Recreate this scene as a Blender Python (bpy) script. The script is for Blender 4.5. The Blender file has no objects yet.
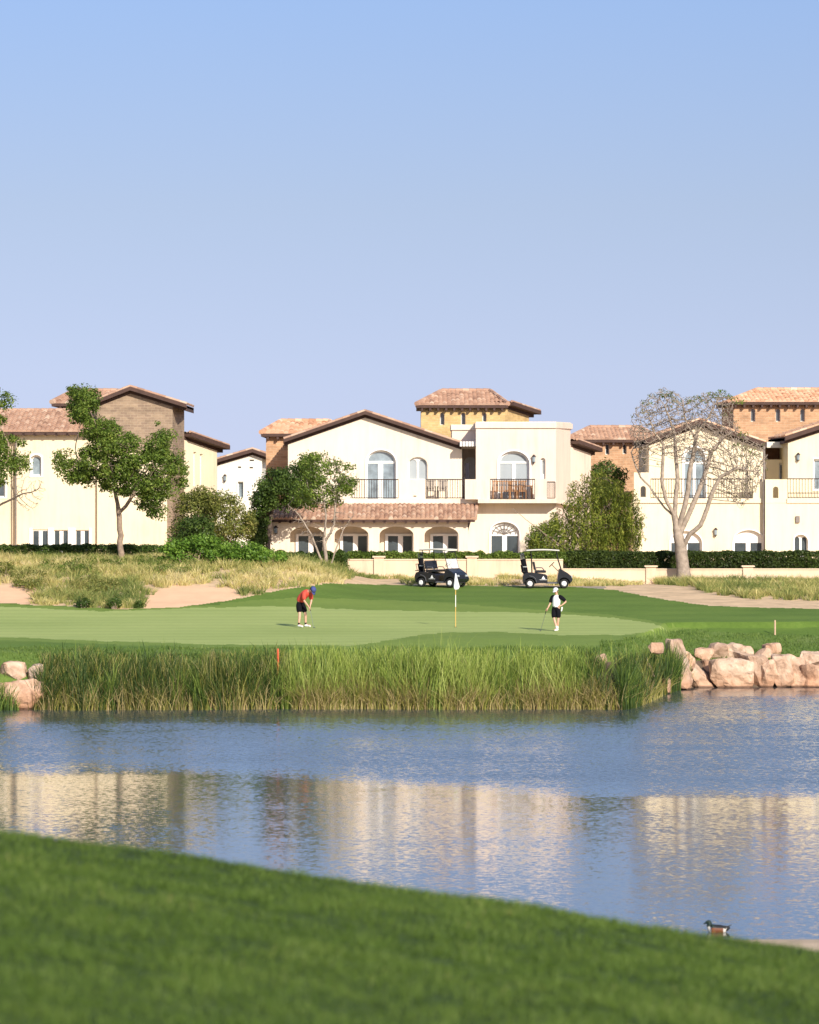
import bpy, bmesh, math, random
import numpy as np
from mathutils import Vector, Matrix, geometry, noise as mnoise
R = math.radians
FPX = 4000.0; HZ = 490.0; CX = 409.5; CAMZ = 8.0
rng = np.random.default_rng(7); random.seed(7)
SC = bpy.context.scene; COL = SC.collection

def P(px, py, D):
    return Vector(((px-CX)*D/FPX, D, CAMZ-(py-HZ)*D/FPX))
def sm(a, b, x):
    t = np.clip((np.asarray(x, float)-a)/(b-a), 0, 1); return t*t*(3-2*t)

# ------------------------------------------------------------------ materials
def new_mat(name):
    m = bpy.data.materials.new(name); m.use_nodes = True
    nt = m.node_tree; b = nt.nodes['Principled BSDF']
    return m, nt, b
def ramp(nt, fac, stops):
    r = nt.nodes.new('ShaderNodeValToRGB'); e = r.color_ramp.elements
    while len(e) < len(stops): e.new(0.5)
    for k, (p, c) in enumerate(stops):
        e[k].position = p; e[k].color = (*c, 1)
    nt.links.new(fac, r.inputs['Fac']); return r.outputs['Color']
def tex_noise(nt, scale, detail=4, rough=.6, vec=None, dist=0):
    n = nt.nodes.new('ShaderNodeTexNoise'); n.inputs['Scale'].default_value = scale
    n.inputs['Detail'].default_value = detail; n.inputs['Roughness'].default_value = rough
    n.inputs['Distortion'].default_value = dist
    if vec is not None: nt.links.new(vec, n.inputs['Vector'])
    return n.outputs['Fac']
def coords(nt, which='Object', scale=(1, 1, 1)):
    t = nt.nodes.new('ShaderNodeTexCoord'); mp = nt.nodes.new('ShaderNodeMapping')
    mp.inputs['Scale'].default_value = scale
    nt.links.new(t.outputs[which], mp.inputs['Vector']); return mp.outputs['Vector']
def wpos(nt, scale=(1, 1, 1)):
    g = nt.nodes.new('ShaderNodeNewGeometry'); mp = nt.nodes.new('ShaderNodeMapping')
    mp.inputs['Scale'].default_value = scale
    nt.links.new(g.outputs['Position'], mp.inputs['Vector']); return mp.outputs['Vector']
def mul(c, k): return tuple(min(1, v*k) for v in c)
def simple(name, c, rough=.7, var=.12, scale=3.0, bump=0.0, bscale=None, metal=0, spec=.4, world=True):
    m, nt, b = new_mat(name)
    v = wpos(nt) if world else coords(nt)
    if var > 0:
        f = tex_noise(nt, scale, 5, .6, v)
        nt.links.new(ramp(nt, f, [(.3, mul(c, 1-var)), (.7, mul(c, 1+var))]), b.inputs['Base Color'])
    else: b.inputs['Base Color'].default_value = (*c, 1)
    b.inputs['Roughness'].default_value = rough; b.inputs['Metallic'].default_value = metal
    b.inputs['Specular IOR Level'].default_value = spec
    if bump:
        bn = nt.nodes.new('ShaderNodeBump'); bn.inputs['Strength'].default_value = bump; bn.inputs['Distance'].default_value = .05
        nt.links.new(tex_noise(nt, bscale or scale*4, 6, .65, v), bn.inputs['Height']); nt.links.new(bn.outputs[0], b.inputs['Normal'])
    return m
def stucco(name, c):
    """painted render: broad weathering, faint vertical run-off streaks, fine grain"""
    m, nt, b = new_mat(name)
    a = tex_noise(nt, .35, 5, .6, wpos(nt)); s = tex_noise(nt, 1.0, 4, .7, wpos(nt, (3.5, 3.5, .35)))
    mx = nt.nodes.new('ShaderNodeMath'); mx.operation = 'ADD'; nt.links.new(a, mx.inputs[0]); nt.links.new(s, mx.inputs[1])
    hf = nt.nodes.new('ShaderNodeMath'); hf.operation = 'MULTIPLY'; hf.inputs[1].default_value = .5; nt.links.new(mx.outputs[0], hf.inputs[0])
    nt.links.new(ramp(nt, hf.outputs[0], [(.33, mul(c, .78)), (.47, mul(c, .95)), (.55, c), (.68, mul(c, 1.05))]), b.inputs['Base Color'])
    b.inputs['Roughness'].default_value = .9; b.inputs['Specular IOR Level'].default_value = .2
    bn = nt.nodes.new('ShaderNodeBump'); bn.inputs['Strength'].default_value = .25; bn.inputs['Distance'].default_value = .02
    nt.links.new(tex_noise(nt, 9, 5, .6, wpos(nt)), bn.inputs['Height']); nt.links.new(bn.outputs[0], b.inputs['Normal'])
    return m
def brick(name, c1, c2, mort):
    m, nt, b = new_mat(name)
    g = nt.nodes.new('ShaderNodeNewGeometry'); sp = nt.nodes.new('ShaderNodeSeparateXYZ'); nt.links.new(g.outputs['Position'], sp.inputs[0])
    ad = nt.nodes.new('ShaderNodeMath'); nt.links.new(sp.outputs[0], ad.inputs[0]); nt.links.new(sp.outputs[1], ad.inputs[1])
    cb = nt.nodes.new('ShaderNodeCombineXYZ'); nt.links.new(ad.outputs[0], cb.inputs[0]); nt.links.new(sp.outputs[2], cb.inputs[1])
    br = nt.nodes.new('ShaderNodeTexBrick'); nt.links.new(cb.outputs[0], br.inputs['Vector'])
    br.inputs['Scale'].default_value = 1; br.inputs['Brick Width'].default_value = .38; br.inputs['Row Height'].default_value = .14
    br.inputs['Mortar Size'].default_value = .012; br.inputs['Color1'].default_value = (*c1, 1); br.inputs['Color2'].default_value = (*c2, 1); br.inputs['Mortar'].default_value = (*mort, 1)
    n = tex_noise(nt, 1.3, 6, .7, wpos(nt, (1, 1, 2.2)))
    mr = nt.nodes.new('ShaderNodeMapRange'); mr.inputs[1].default_value = .3; mr.inputs[2].default_value = .7; mr.inputs[3].default_value = .72; mr.inputs[4].default_value = 1.2; nt.links.new(n, mr.inputs[0])
    mx = nt.nodes.new('ShaderNodeVectorMath'); mx.operation = 'SCALE'; nt.links.new(br.outputs['Color'], mx.inputs[0]); nt.links.new(mr.outputs[0], mx.inputs['Scale'])
    nt.links.new(mx.outputs[0], b.inputs['Base Color']); b.inputs['Roughness'].default_value = .9; b.inputs['Specular IOR Level'].default_value = .2
    bn = nt.nodes.new('ShaderNodeBump'); bn.inputs['Strength'].default_value = .6; bn.inputs['Distance'].default_value = .03
    nt.links.new(n, bn.inputs['Height']); nt.links.new(bn.outputs[0], b.inputs['Normal'])
    return m
def tiles(name, stops):
    m, nt, b = new_mat(name)
    g = nt.nodes.new('ShaderNodeAttribute'); g.attribute_name = 'tint'; g.attribute_type = 'GEOMETRY'
    nt.links.new(ramp(nt, g.outputs['Fac'], stops), b.inputs['Base Color'])
    b.inputs['Roughness'].default_value = .85; b.inputs['Specular IOR Level'].default_value = .25
    return m
def leafmat(name, stops, transl=.35, rough=.5, attr=None):
    """leaf/blade: colour varies per leaf (mesh island) plus broad patches, some light passes through"""
    m, nt, b = new_mat(name)
    g = nt.nodes.new('ShaderNodeNewGeometry'); src = g.outputs['Random Per Island']
    n = tex_noise(nt, .9, 3, .6, wpos(nt))
    mr = nt.nodes.new('ShaderNodeMapRange'); mr.inputs[1].default_value = .3; mr.inputs[2].default_value = .7; nt.links.new(n, mr.inputs[0])
    if attr:
        at = nt.nodes.new('ShaderNodeAttribute'); at.attribute_name = attr
        mx = nt.nodes.new('ShaderNodeMath'); mx.operation = 'MULTIPLY_ADD'; mx.inputs[1].default_value = .28; nt.links.new(src, mx.inputs[0])
        m2 = nt.nodes.new('ShaderNodeMath'); m2.operation = 'MULTIPLY_ADD'; m2.inputs[1].default_value = .82; m2.inputs[2].default_value = -.05; nt.links.new(at.outputs['Fac'], m2.inputs[0]); nt.links.new(m2.outputs[0], mx.inputs[2])
    else:
        mx = nt.nodes.new('ShaderNodeMix'); mx.inputs[0].default_value = .4; nt.links.new(src, mx.inputs[2]); nt.links.new(mr.outputs[0], mx.inputs[3])
    fac = mx.outputs[0]
    col = ramp(nt, fac, stops)
    nt.links.new(col, b.inputs['Base Color']); b.inputs['Roughness'].default_value = rough; b.inputs['Specular IOR Level'].default_value = .3
    t = nt.nodes.new('ShaderNodeBsdfTranslucent'); nt.links.new(col, t.inputs['Color'])
    ms = nt.nodes.new('ShaderNodeMixShader'); ms.inputs[0].default_value = transl
    nt.links.new(b.outputs[0], ms.inputs[1]); nt.links.new(t.outputs[0], ms.inputs[2])
    nt.links.new(ms.outputs[0], nt.nodes['Material Output'].inputs['Surface'])
    return m

M = {}
M['cream'] = stucco('cream_render', (.80, .69, .54))
M['pink'] = stucco('pinkish_render', (.76, .63, .52))
M['yellow'] = stucco('yellow_render', (.80, .68, .47))
M['lemon'] = stucco('pale_yellow_render', (.80, .70, .50))
M['white_r'] = stucco('offwhite_render', (.80, .76, .64))
M['gwall'] = stucco('garden_wall_render', (.72, .56, .40))
M['brown'] = simple('brown_timber', (.075, .042, .032), .8, .2, 4)
M['white'] = simple('white_paint', (.82, .81, .77), .5, .03, 2)
M['glass'] = simple('dark_glass', (.065, .08, .09), .06, .3, .8, spec=.6)
M['glass_b'] = simple('bluish_glass', (.22, .27, .30), .08, .5, 1.2, spec=.6)
M['curtain'] = simple('curtained_glass', (.40, .43, .44), .3, .08, 1.5)
M['shutter'] = simple('pale_shutter', (.33, .37, .39), .6, .05, 2)
M['iron'] = simple('dark_iron', (.05, .035, .028), .6, 0)
M['wood'] = simple('teak', (.38, .19, .08), .6, .25, 6)
M['greymetal'] = simple('grey_wicker', (.22, .19, .17), .7, .2, 5)
M['bk_yellow'] = brick('yellow_brick', (.64, .45, .20), (.54, .37, .16), (.58, .44, .25))
M['bk_orange'] = brick('orange_brick', (.55, .33, .19), (.46, .265, .15), (.52, .37, .24))
M['bk_brown'] = brick('brown_brick', (.34, .25, .17), (.25, .18, .13), (.36, .28, .2))
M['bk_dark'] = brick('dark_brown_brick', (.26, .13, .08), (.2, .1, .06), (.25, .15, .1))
M['tile_red'] = tiles('red_roof_tiles', [(0, (.27, .16, .11)), (.35, (.42, .255, .175)), (.7, (.50, .33, .23)), (1, (.62, .48, .36))])
M['tile_tan'] = tiles('tan_roof_tiles', [(0, (.36, .18, .1)), (.35, (.58, .33, .2)), (.7, (.68, .44, .29)), (1, (.72, .53, .38))])
M['bark'] = simple('bark', (.30, .22, .16), .9, .3, 6, .6, 20)
M['bark_pale'] = simple('pale_bark', (.34, .275, .215), .9, .3, 5, .5, 16)
M['bark_dark'] = simple('dark_bark', (.12, .09, .07), .9, .3, 6)
M['skin'] = simple('skin', (.62, .36, .25), .5, .06, 8, world=False)
M['red'] = simple('red_shirt', (.62, .075, .05), .8, .1, 9, world=False)
M['blackcloth'] = simple('black_cloth', (.008, .008, .011), .9, .2, 9, spec=.1, world=False)
M['whitecloth'] = simple('white_cloth', (.80, .80, .80), .8, .04, 9, world=False)
M['bluecap'] = simple('blue_cap', (.05, .07, .22), .7, .1, 9, world=False)
M['hair'] = simple('dark_hair', (.03, .018, .012), .6, .2, 20, world=False)
M['steel'] = simple('steel', (.45, .45, .46), .3, 0, metal=1)
M['grip'] = simple('rubber', (.015, .015, .015), .8, 0)
M['cartblack'] = simple('black_cart_paint', (.012, .013, .018), .22, .1, 3, spec=.6, world=False)
M['cartroof'] = simple('cream_cart_roof', (.72, .68, .58), .4, .04, 3, world=False)
M['seat'] = simple('beige_vinyl', (.45, .40, .33), .6, .06, 5, world=False)
M['greyplastic'] = simple('grey_plastic', (.10, .10, .11), .6, .1, 4, world=False)
M['redpaint'] = simple('red_stake', (.70, .10, .05), .6, .08, 8)
M['yellowpaint'] = simple('yellow_paint', (.72, .45, .12), .5, .05, 8)
M['paleWood'] = simple('pale_wood', (.55, .38, .25), .8, .15, 8)
m, nt, b = new_mat('clear_screen'); b.inputs['Base Color'].default_value = (.9, .93, .95, 1); b.inputs['Alpha'].default_value = .28; b.inputs['Roughness'].default_value = .05; M['screen'] = m

def turf(name, c1, c2, c3, ns=.25, stripe=0):
    m, nt, b = new_mat(name)
    a = tex_noise(nt, ns, 5, .6, wpos(nt)); f = tex_noise(nt, 5, 4, .75, wpos(nt))
    mx = nt.nodes.new('ShaderNodeMix'); mx.inputs[0].default_value = .45; nt.links.new(a, mx.inputs[2]); nt.links.new(f, mx.inputs[3])
    col = ramp(nt, mx.outputs[0], [(.36, c1), (.5, c2), (.64, c3)])
    if stripe:
        wv = nt.nodes.new('ShaderNodeTexWave'); wv.inputs['Scale'].default_value = stripe; wv.inputs['Distortion'].default_value = .6; wv.inputs['Detail Scale'].default_value = .5
        nt.links.new(wpos(nt, (.45, 1, 0)), wv.inputs['Vector']); wv.bands_direction = 'Y'
        q = nt.nodes.new('ShaderNodeMapRange'); q.inputs[3].default_value = .95; q.inputs[4].default_value = 1.05; nt.links.new(wv.outputs['Fac'], q.inputs[0])
        sc_ = nt.nodes.new('ShaderNodeVectorMath'); sc_.operation = 'SCALE'; nt.links.new(col, sc_.inputs[0]); nt.links.new(q.outputs[0], sc_.inputs['Scale']); col = sc_.outputs[0]
    nt.links.new(col, b.inputs['Base Color'])
    b.inputs['Roughness'].default_value = .85; b.inputs['Specular IOR Level'].default_value = .15
    bn = nt.nodes.new('ShaderNodeBump'); bn.inputs['Strength'].default_value = .4; bn.inputs['Distance'].default_value = .05
    nt.links.new(tex_noise(nt, 12, 5, .7, wpos(nt)), bn.inputs['Height']); nt.links.new(bn.outputs[0], b.inputs['Normal'])
    return m
M['green'] = turf('putting_green_turf', (.30, .37, .11), (.345, .415, .13), (.39, .45, .15), .12, stripe=.14)
M['fairway'] = turf('fairway_turf', (.095, .16, .026), (.12, .195, .032), (.15, .225, .04), stripe=.10)
M['fringe'] = turf('fringe_turf', (.15, .225, .042), (.18, .255, .05), (.21, .285, .058))
M['rough'] = turf('rough_turf', (.09, .15, .03), (.13, .20, .04), (.19, .24, .07), .5)
M['lawn'] = turf('lawn_soil', (.03, .05, .012), (.045, .075, .018), (.06, .09, .022), .6)
M['sand'] = simple('bunker_sand', (.82, .52, .31), .95, .08, .8, .5, 6)
M['dirt'] = simple('dry_sandy_ground', (.64, .455, .27), .95, .22, 1.1, .7, 5)
M['shore'] = simple('shore_sand', (.5, .38, .26), .95, .15, 1.5, .5, 8)
M['bed_and_gap_shade'] = simple('lake_bed_and_gap_shade', (.13, .09, .06), .95, .15, 1.5)  # lake mud, its dark tone also standing in for shade between the boulders
M['path'] = simple('path', (.35, .29, .22), .9, .15, 1.5)
M['rock'] = None

# ------------------------------------------------------------------ mesh helpers
class MB:
    def __init__(s): s.v = []; s.f = []; s.mi = []; s.cur = 0
    def add(s, vs, fs):
        o = len(s.v); s.v += [tuple(x) for x in vs]; s.f += [tuple(i+o for i in f) for f in fs]; s.mi += [s.cur]*len(fs); return s
    def box(s, c, d, rz=0, rx=0, ry=0, taper=1.0):
        m = Matrix.Translation(c) @ Matrix.Rotation(rz, 4, 'Z') @ Matrix.Rotation(ry, 4, 'Y') @ Matrix.Rotation(rx, 4, 'X')
        vs = [m @ Vector((x*d[0]/2*(taper if z > 0 else 1), y*d[1]/2*(taper if z > 0 else 1), z*d[2]/2)) for z in (-1, 1) for y in (-1, 1) for x in (-1, 1)]
        return s.add(vs, [(0, 2, 3, 1), (4, 5, 7, 6), (0, 1, 5, 4), (2, 6, 7, 3), (0, 4, 6, 2), (1, 3, 7, 5)])
    def box2(s, a, b):
        a = Vector(a); b = Vector(b); return s.box((a+b)/2, [abs(q) for q in (b-a)])
    def tube(s, pts, rad, n=6, cap=True):
        pts = [Vector(p) for p in pts]
        if not hasattr(rad, '__len__'): rad = [rad]*len(pts)
        vs = []; fs = []
        for i, p in enumerate(pts):
            d = (pts[min(i+1, len(pts)-1)]-pts[max(i-1, 0)]).normalized()
            up = Vector((0, 0, 1)) if abs(d.z) < .9 else Vector((1, 0, 0))
            a = d.cross(up).normalized(); bb = d.cross(a)
            for k in range(n):
                t = 2*math.pi*k/n; vs.append(p+(a*math.cos(t)+bb*math.sin(t))*rad[i])
        for i in range(len(pts)-1):
            for k in range(n):
                k2 = (k+1) % n; fs.append((i*n+k, i*n+k2, (i+1)*n+k2, (i+1)*n+k))
        if cap: fs.append(tuple(range(n))); fs.append(tuple((len(pts)-1)*n+k for k in range(n-1, -1, -1)))
        return s.add(vs, fs)
    def cyl(s, a, b, r1, r2=None, n=16): return s.tube([a, b], [r1, r2 if r2 is not None else r1], n)
    def prism(s, loop, ext):
        """loop of 3D points, extruded by vector ext"""
        n = len(loop); ext = Vector(ext); loop = [Vector(p) for p in loop]
        return s.add(loop+[p+ext for p in loop], [tuple(range(n)), tuple(range(2*n-1, n-1, -1))]+[(i, i+n, (i+1) % n+n, (i+1) % n) for i in range(n)])
    def sph(s, c, r, n=10, m=7, sq=(1, 1, 1)):
        vs = []; fs = []
        for i in range(m+1):
            th = math.pi*i/m
            for k in range(n):
                ph = 2*math.pi*k/n; vs.append((c[0]+r*sq[0]*math.sin(th)*math.cos(ph), c[1]+r*sq[1]*math.sin(th)*math.sin(ph), c[2]+r*sq[2]*math.cos(th)))
        for i in range(m):
            for k in range(n):
                k2 = (k+1) % n; fs.append((i*n+k, (i+1)*n+k, (i+1)*n+k2, i*n+k2))
        return s.add(vs, fs)

def world_loc(o):
    v = Vector((0, 0, 0))
    while o is not None: v += Vector(o.location); o = o.parent
    return v
def tag(o, label=None, cat=None, group=None, kind=None):
    if label: o['label'] = label
    if cat: o['category'] = cat
    if group: o['group'] = group
    if kind: o['kind'] = kind
    return o
def build(name, mb, mat, parent=None, smooth=False, loc=None, bevel=0, merge=True):
    me = bpy.data.meshes.new(name)
    off = world_loc(parent) if parent else Vector(loc if loc is not None else (0, 0, 0))
    me.from_pydata([(x-off.x, y-off.y, z-off.z) for x, y, z in mb.v], [], mb.f)
    mats = mat if isinstance(mat, (list, tuple)) else [mat]
    for q in mats: me.materials.append(q)
    if len(mats) > 1: me.polygons.foreach_set('material_index', mb.mi)
    bm = bmesh.new(); bm.from_mesh(me)
    if merge: bmesh.ops.remove_doubles(bm, verts=bm.verts, dist=1e-5)
    bmesh.ops.recalc_face_normals(bm, faces=bm.faces)
    bm.to_mesh(me); bm.free()
    if smooth: me.polygons.foreach_set('use_smooth', [True]*len(me.polygons))
    me.update()
    o = bpy.data.objects.new(name, me); COL.objects.link(o)
    if parent: o.parent = parent
    else: o.location = off
    if bevel:
        bv = o.modifiers.new('bevel', 'BEVEL'); bv.width = bevel; bv.segments = 2; bv.limit_method = 'ANGLE'
    return o
def empty(name, loc, label, cat, group=None):
    o = bpy.data.objects.new(name, None); COL.objects.link(o); o.location = loc; o.empty_display_size = .3
    return tag(o, label, cat, group)
def np_mesh(name, V, F, mat, parent=None, smooth=False, attrs=None, fattrs=None, loc=None, mi=None):
    """V (n,3), F (m,k) k=3 or 4"""
    V = np.asarray(V, np.float32); F = np.asarray(F, np.int32); k = F.shape[1]
    off = world_loc(parent) if parent else Vector(loc if loc is not None else (0, 0, 0))
    V = V-np.array(off, np.float32)
    me = bpy.data.meshes.new(name); me.vertices.add(len(V)); me.vertices.foreach_set('co', V.ravel())
    me.loops.add(F.size); me.loops.foreach_set('vertex_index', F.ravel())
    me.polygons.add(len(F)); me.polygons.foreach_set('loop_start', np.arange(0, F.size, k, dtype=np.int32))
    mats = mat if isinstance(mat, (list, tuple)) else [mat]
    for q in mats: me.materials.append(q)
    if mi is not None: me.polygons.foreach_set('material_index', np.asarray(mi, np.int32))
    me.update(calc_edges=True)
    if smooth: me.polygons.foreach_set('use_smooth', np.ones(len(F), bool))
    for nm, a in (attrs or {}).items():
        at = me.attributes.new(nm, 'FLOAT', 'POINT'); at.data.foreach_set('value', np.asarray(a, np.float32))
    for nm, a in (fattrs or {}).items():
        at = me.attributes.new(nm, 'FLOAT', 'FACE'); at.data.foreach_set('value', np.asarray(a, np.float32))
    o = bpy.data.objects.new(name, me); COL.objects.link(o)
    if parent: o.parent = parent
    else: o.location = off
    return o
def copy_tree(o, parent=None):
    c = o.copy(); COL.objects.link(c)
    if parent is not None: c.parent = parent
    for ch in [q for q in bpy.data.objects if q.parent == o]: copy_tree(ch, c)
    return c

# ------------------------------------------------------------------ terrain
By = [140, 150, 155, 160, 167, 174, 180, 185, 190, 195, 200, 205, 207, 216, 260, 4000]
Bz = [1.7, 2.0, 2.12, 2.17, 2.25, 2.42, 2.62, 2.85, 3.07, 3.25, 3.4, 3.5, 4.1, 4.15, 4.2, 4.2]
My = [140, 178, 181, 184, 188, 193, 197, 205, 222, 4000]
Mz = [0, 2.5, 2.68, 2.95, 3.5, 4.1, 4.38, 4.42, 4.5, 4.3]
def vnoise(x, y, s, seed=0):
    r = np.random.default_rng(seed+100); T = r.random((256, 256))
    x = np.asarray(x, float)/s; y = np.asarray(y, float)/s
    xi = np.floor(x).astype(int); yi = np.floor(y).astype(int); fx = x-xi; fy = y-yi
    fx = fx*fx*(3-2*fx); fy = fy*fy*(3-2*fy); a = xi & 255; b = yi & 255; a1 = (xi+1) & 255; b1 = (yi+1) & 255
    return (T[a, b]*(1-fx)*(1-fy)+T[a1, b]*fx*(1-fy)+T[a, b1]*(1-fx)*fy+T[a1, b1]*fx*fy)*2-1
def far_shore(x):
    return 146-1.3*sm(-13.2, -15.0, x)*0+1.0*sm(-2, 4, x)*0+15*sm(7.6, 11.2, x)+.35*vnoise(x, x*0, 1.7, 3)+.3*vnoise(x, x*0, 5, 4)
def H(x, y):
    x = np.asarray(x, float); y = np.asarray(y, float)
    B = np.interp(y, By, Bz); Mn = np.interp(y, My, Mz); w = sm(-1.0, -6.8, x)
    top = B*(1-w)+np.maximum(B, Mn)*w
    top = top-.28*sm(6, 12, x)*sm(196, 205, y)*(y < 205.6)
    # gentle lie of the land: low rise in front of the flag
    top = top+.10*np.exp(-((x-3.2)/3.5)**2-((y-156)/3.0)**2)
    s = y-far_shore(x); wr = sm(7.6, 11.0, x)
    bl = np.interp(s, [-4, 0, 1.2, 3.5, 8, 14], [-1.3, -.05, 1.15, 1.95, 2.35, 99])
    br = np.interp(s, [-4, -.3, .9, 2.3, 8, 10, 14], [-1.3, -.35, -.1, 1.0, 1.85, 2.15, 99])
    far = np.minimum(top, bl*(1-wr)+br*wr)
    xc = np.clip(x, -6, 5); near = 6.3-.04*y-.146*xc*sm(-10, 28, y)
    cr = 5.18-.146*xc
    shore = 61+9*sm(1, 6, x)
    t = np.clip((y-28)/(shore-30-28+28), 0, 1.3)
    t = (y-28)/(shore-6-28)
    z2 = cr*(1-t)+.30*t
    z3 = np.where(y < shore-1.2, .30, .30-.30*(y-(shore-1.2))/1.2)
    near = np.where(y < 28, near, np.where(y < shore-6, z2, np.maximum(z3, -1.3)))
    near = near+.035*vnoise(x, y, 2.6, 1)*(y < 60)+.02*vnoise(x, y, .8, 2)*(y < 40)
    near = np.where(y < 0, 6.3+0*y-.0*x, near)
    z = np.where(y < 100, near, far)
    z = z+np.where(y > 150, .03*vnoise(x, y, 7, 5)+.008*vnoise(x, y, 1.5, 6), 0)
    return z
def proj(x, y, z):
    return CX+x/y*FPX, HZ+(CAMZ-z)/y*FPX
# ground cover limits, traced as (across, down) and projected on to the land
E_px = [-400, 0, 60, 120, 180, 230, 280, 330, 400, 515, 575, 615, 650, 700, 760, 819, 1200]
E_py = [601, 603, 606, 609, 607, 600, 590, 583, 585, 586, 587, 590, 597, 605, 608, 609, 610]
G_top = ([-400, 0, 100, 200, 270, 340, 420, 500, 560, 610, 645, 668], [605, 606.5, 611, 608, 606, 609, 611, 612, 614, 617.5, 622, 628])
G_bot = ([-400, 0, 100, 200, 270, 350, 385, 420, 450, 500, 560, 620, 650, 668], [637, 637, 641, 644, 645, 646, 641, 635, 632, 632, 635, 635, 631.5, 628])
L_line = ([-400, 150, 220, 300, 350, 450, 550, 600, 640, 668, 672, 1200], [700, 700, 603, 597, 599, 603, 611, 614, 622, 629, 900, 900])
B1 = [(-60, 607), (-60, 586), (0, 585), (25, 586), (38, 589), (36, 597), (30, 606), (0, 605)]
B2 = [(140, 612), (147, 599), (158, 590), (176, 585), (205, 586), (228, 588), (242, 592), (238, 600), (215, 608)]
def inpoly(px, py, poly):
    px = np.asarray(px); c = np.zeros(px.shape, bool); n = len(poly)
    for i in range(n):
        x0, y0 = poly[i]; x1, y1 = poly[(i+1) % n]
        if y0 == y1: continue
        k = ((y0 > py) != (y1 > py)) & (px < (x1-x0)*(py-y0)/(y1-y0)+x0); c ^= k
    return c
def zone(x, y, z):
    """0 bed 1 lawn 2 shore 3 green 4 fringe 5 fairway 6 rough 7 sand 8 dirt 9 path"""
    px, py = proj(x, np.maximum(y, 1), z); py = py+.5*vnoise(x, y, .7, 71)+.35*vnoise(x, y, .3, 72)
    Z = np.full(x.shape, 8)
    farland = y > 140
    grass = farland & (py > np.interp(px, E_px, E_py)) & (y < 204)
    Z[grass] = 5
    ln = np.interp(px, *L_line)
    Z[grass & (py > ln)] = 4
    s = y-far_shore(x)
    Z[grass & (px > 600) & (s < 9.6+.5*vnoise(x, y, 1.2, 73)) & (py > np.interp(px, [600, 640, 668, 700, 819, 1200], [642, 637, 630, 631, 636, 640]))] = 6
    Z[grass & (px < 705) & (py > np.interp(px, *G_top)-2.6) & (py < np.interp(px, *G_bot)+3.2) & (px+abs(py-628)*3 < 690)] = 4
    g = grass & (py > np.interp(px, *G_top)) & (py < np.interp(px, *G_bot)) & (px < 668); Z[g] = 3
    s = y-far_shore(x)
    Z[farland & (s < 6.5) & (px < 600) & (py > 648)] = 6
    Z[farland & (s < 2.6) & (x > 6.5) & (x < 21)] = 0  # dark mud carried up the boulder bank, painted shade for the gaps between stones
    Z[farland & (y < 204) & ~grass & (inpoly(px, py, B1) | inpoly(px, py, B2))] = 7
    Z[farland & ~grass & (y > 194.3) & (y < 196.4) & (px > 400) & (px < 605)] = 9
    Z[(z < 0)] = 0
    Z[(y <= 100)] = 1
    Z[(y <= 100) & (z < .42) & (y > 40)] = 2
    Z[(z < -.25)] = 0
    return Z
def ground_D(px, py, d0=150.0, d1=230.0):
    """how far along the sight line through (px, py) the land lies"""
    d = np.arange(d0, d1, .1); x = (px-CX)*d/FPX; z = CAMZ-(py-HZ)*d/FPX; k = np.nonzero(z <= H(x, d))[0]
    return float(d[k[0]]) if len(k) else d1
def make_ground():
    ys = np.concatenate([np.arange(-60, 12, 4), np.arange(12, 75, .5), np.arange(75, 142, 4), np.arange(142, 210, .25), np.arange(210, 260, 2.5), 260*1.13**np.arange(0, 23)])
    xh = np.concatenate([np.arange(0, 24, .16), 24*1.16**np.arange(0, 30)])
    xs = np.concatenate([-xh[:0:-1], xh])
    X, Y = np.meshgrid(xs, ys); Zh = H(X, Y)
    ny, nx = X.shape; V = np.stack([X.ravel(), Y.ravel(), Zh.ravel()], 1)
    i = np.arange(ny*nx).reshape(ny, nx)
    F = np.stack([i[:-1, :-1].ravel(), i[:-1, 1:].ravel(), i[1:, 1:].ravel(), i[1:, :-1].ravel()], 1)
    c = V[F].mean(1); Z = zone(c[:, 0], c[:, 1], c[:, 2])
    names = ['lake_bed_and_gap_shade', 'foreground_lawn', 'shore_sand', 'putting_green', 'green_fringe', 'fairway', 'rough_bank', 'bunker_sand', 'dry_ground', 'cart_path']
    mats = [M[k] for k in ('bed_and_gap_shade', 'lawn', 'shore', 'green', 'fringe', 'fairway', 'rough', 'sand', 'dirt', 'path')]
    for k in range(10):
        f = F[Z == k]
        if len(f) == 0: continue
        u, inv = np.unique(f, return_inverse=True)
        o = np_mesh(names[k], V[u], inv.reshape(f.shape), mats[k], smooth=True); tag(o, kind='structure')
make_ground()

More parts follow.
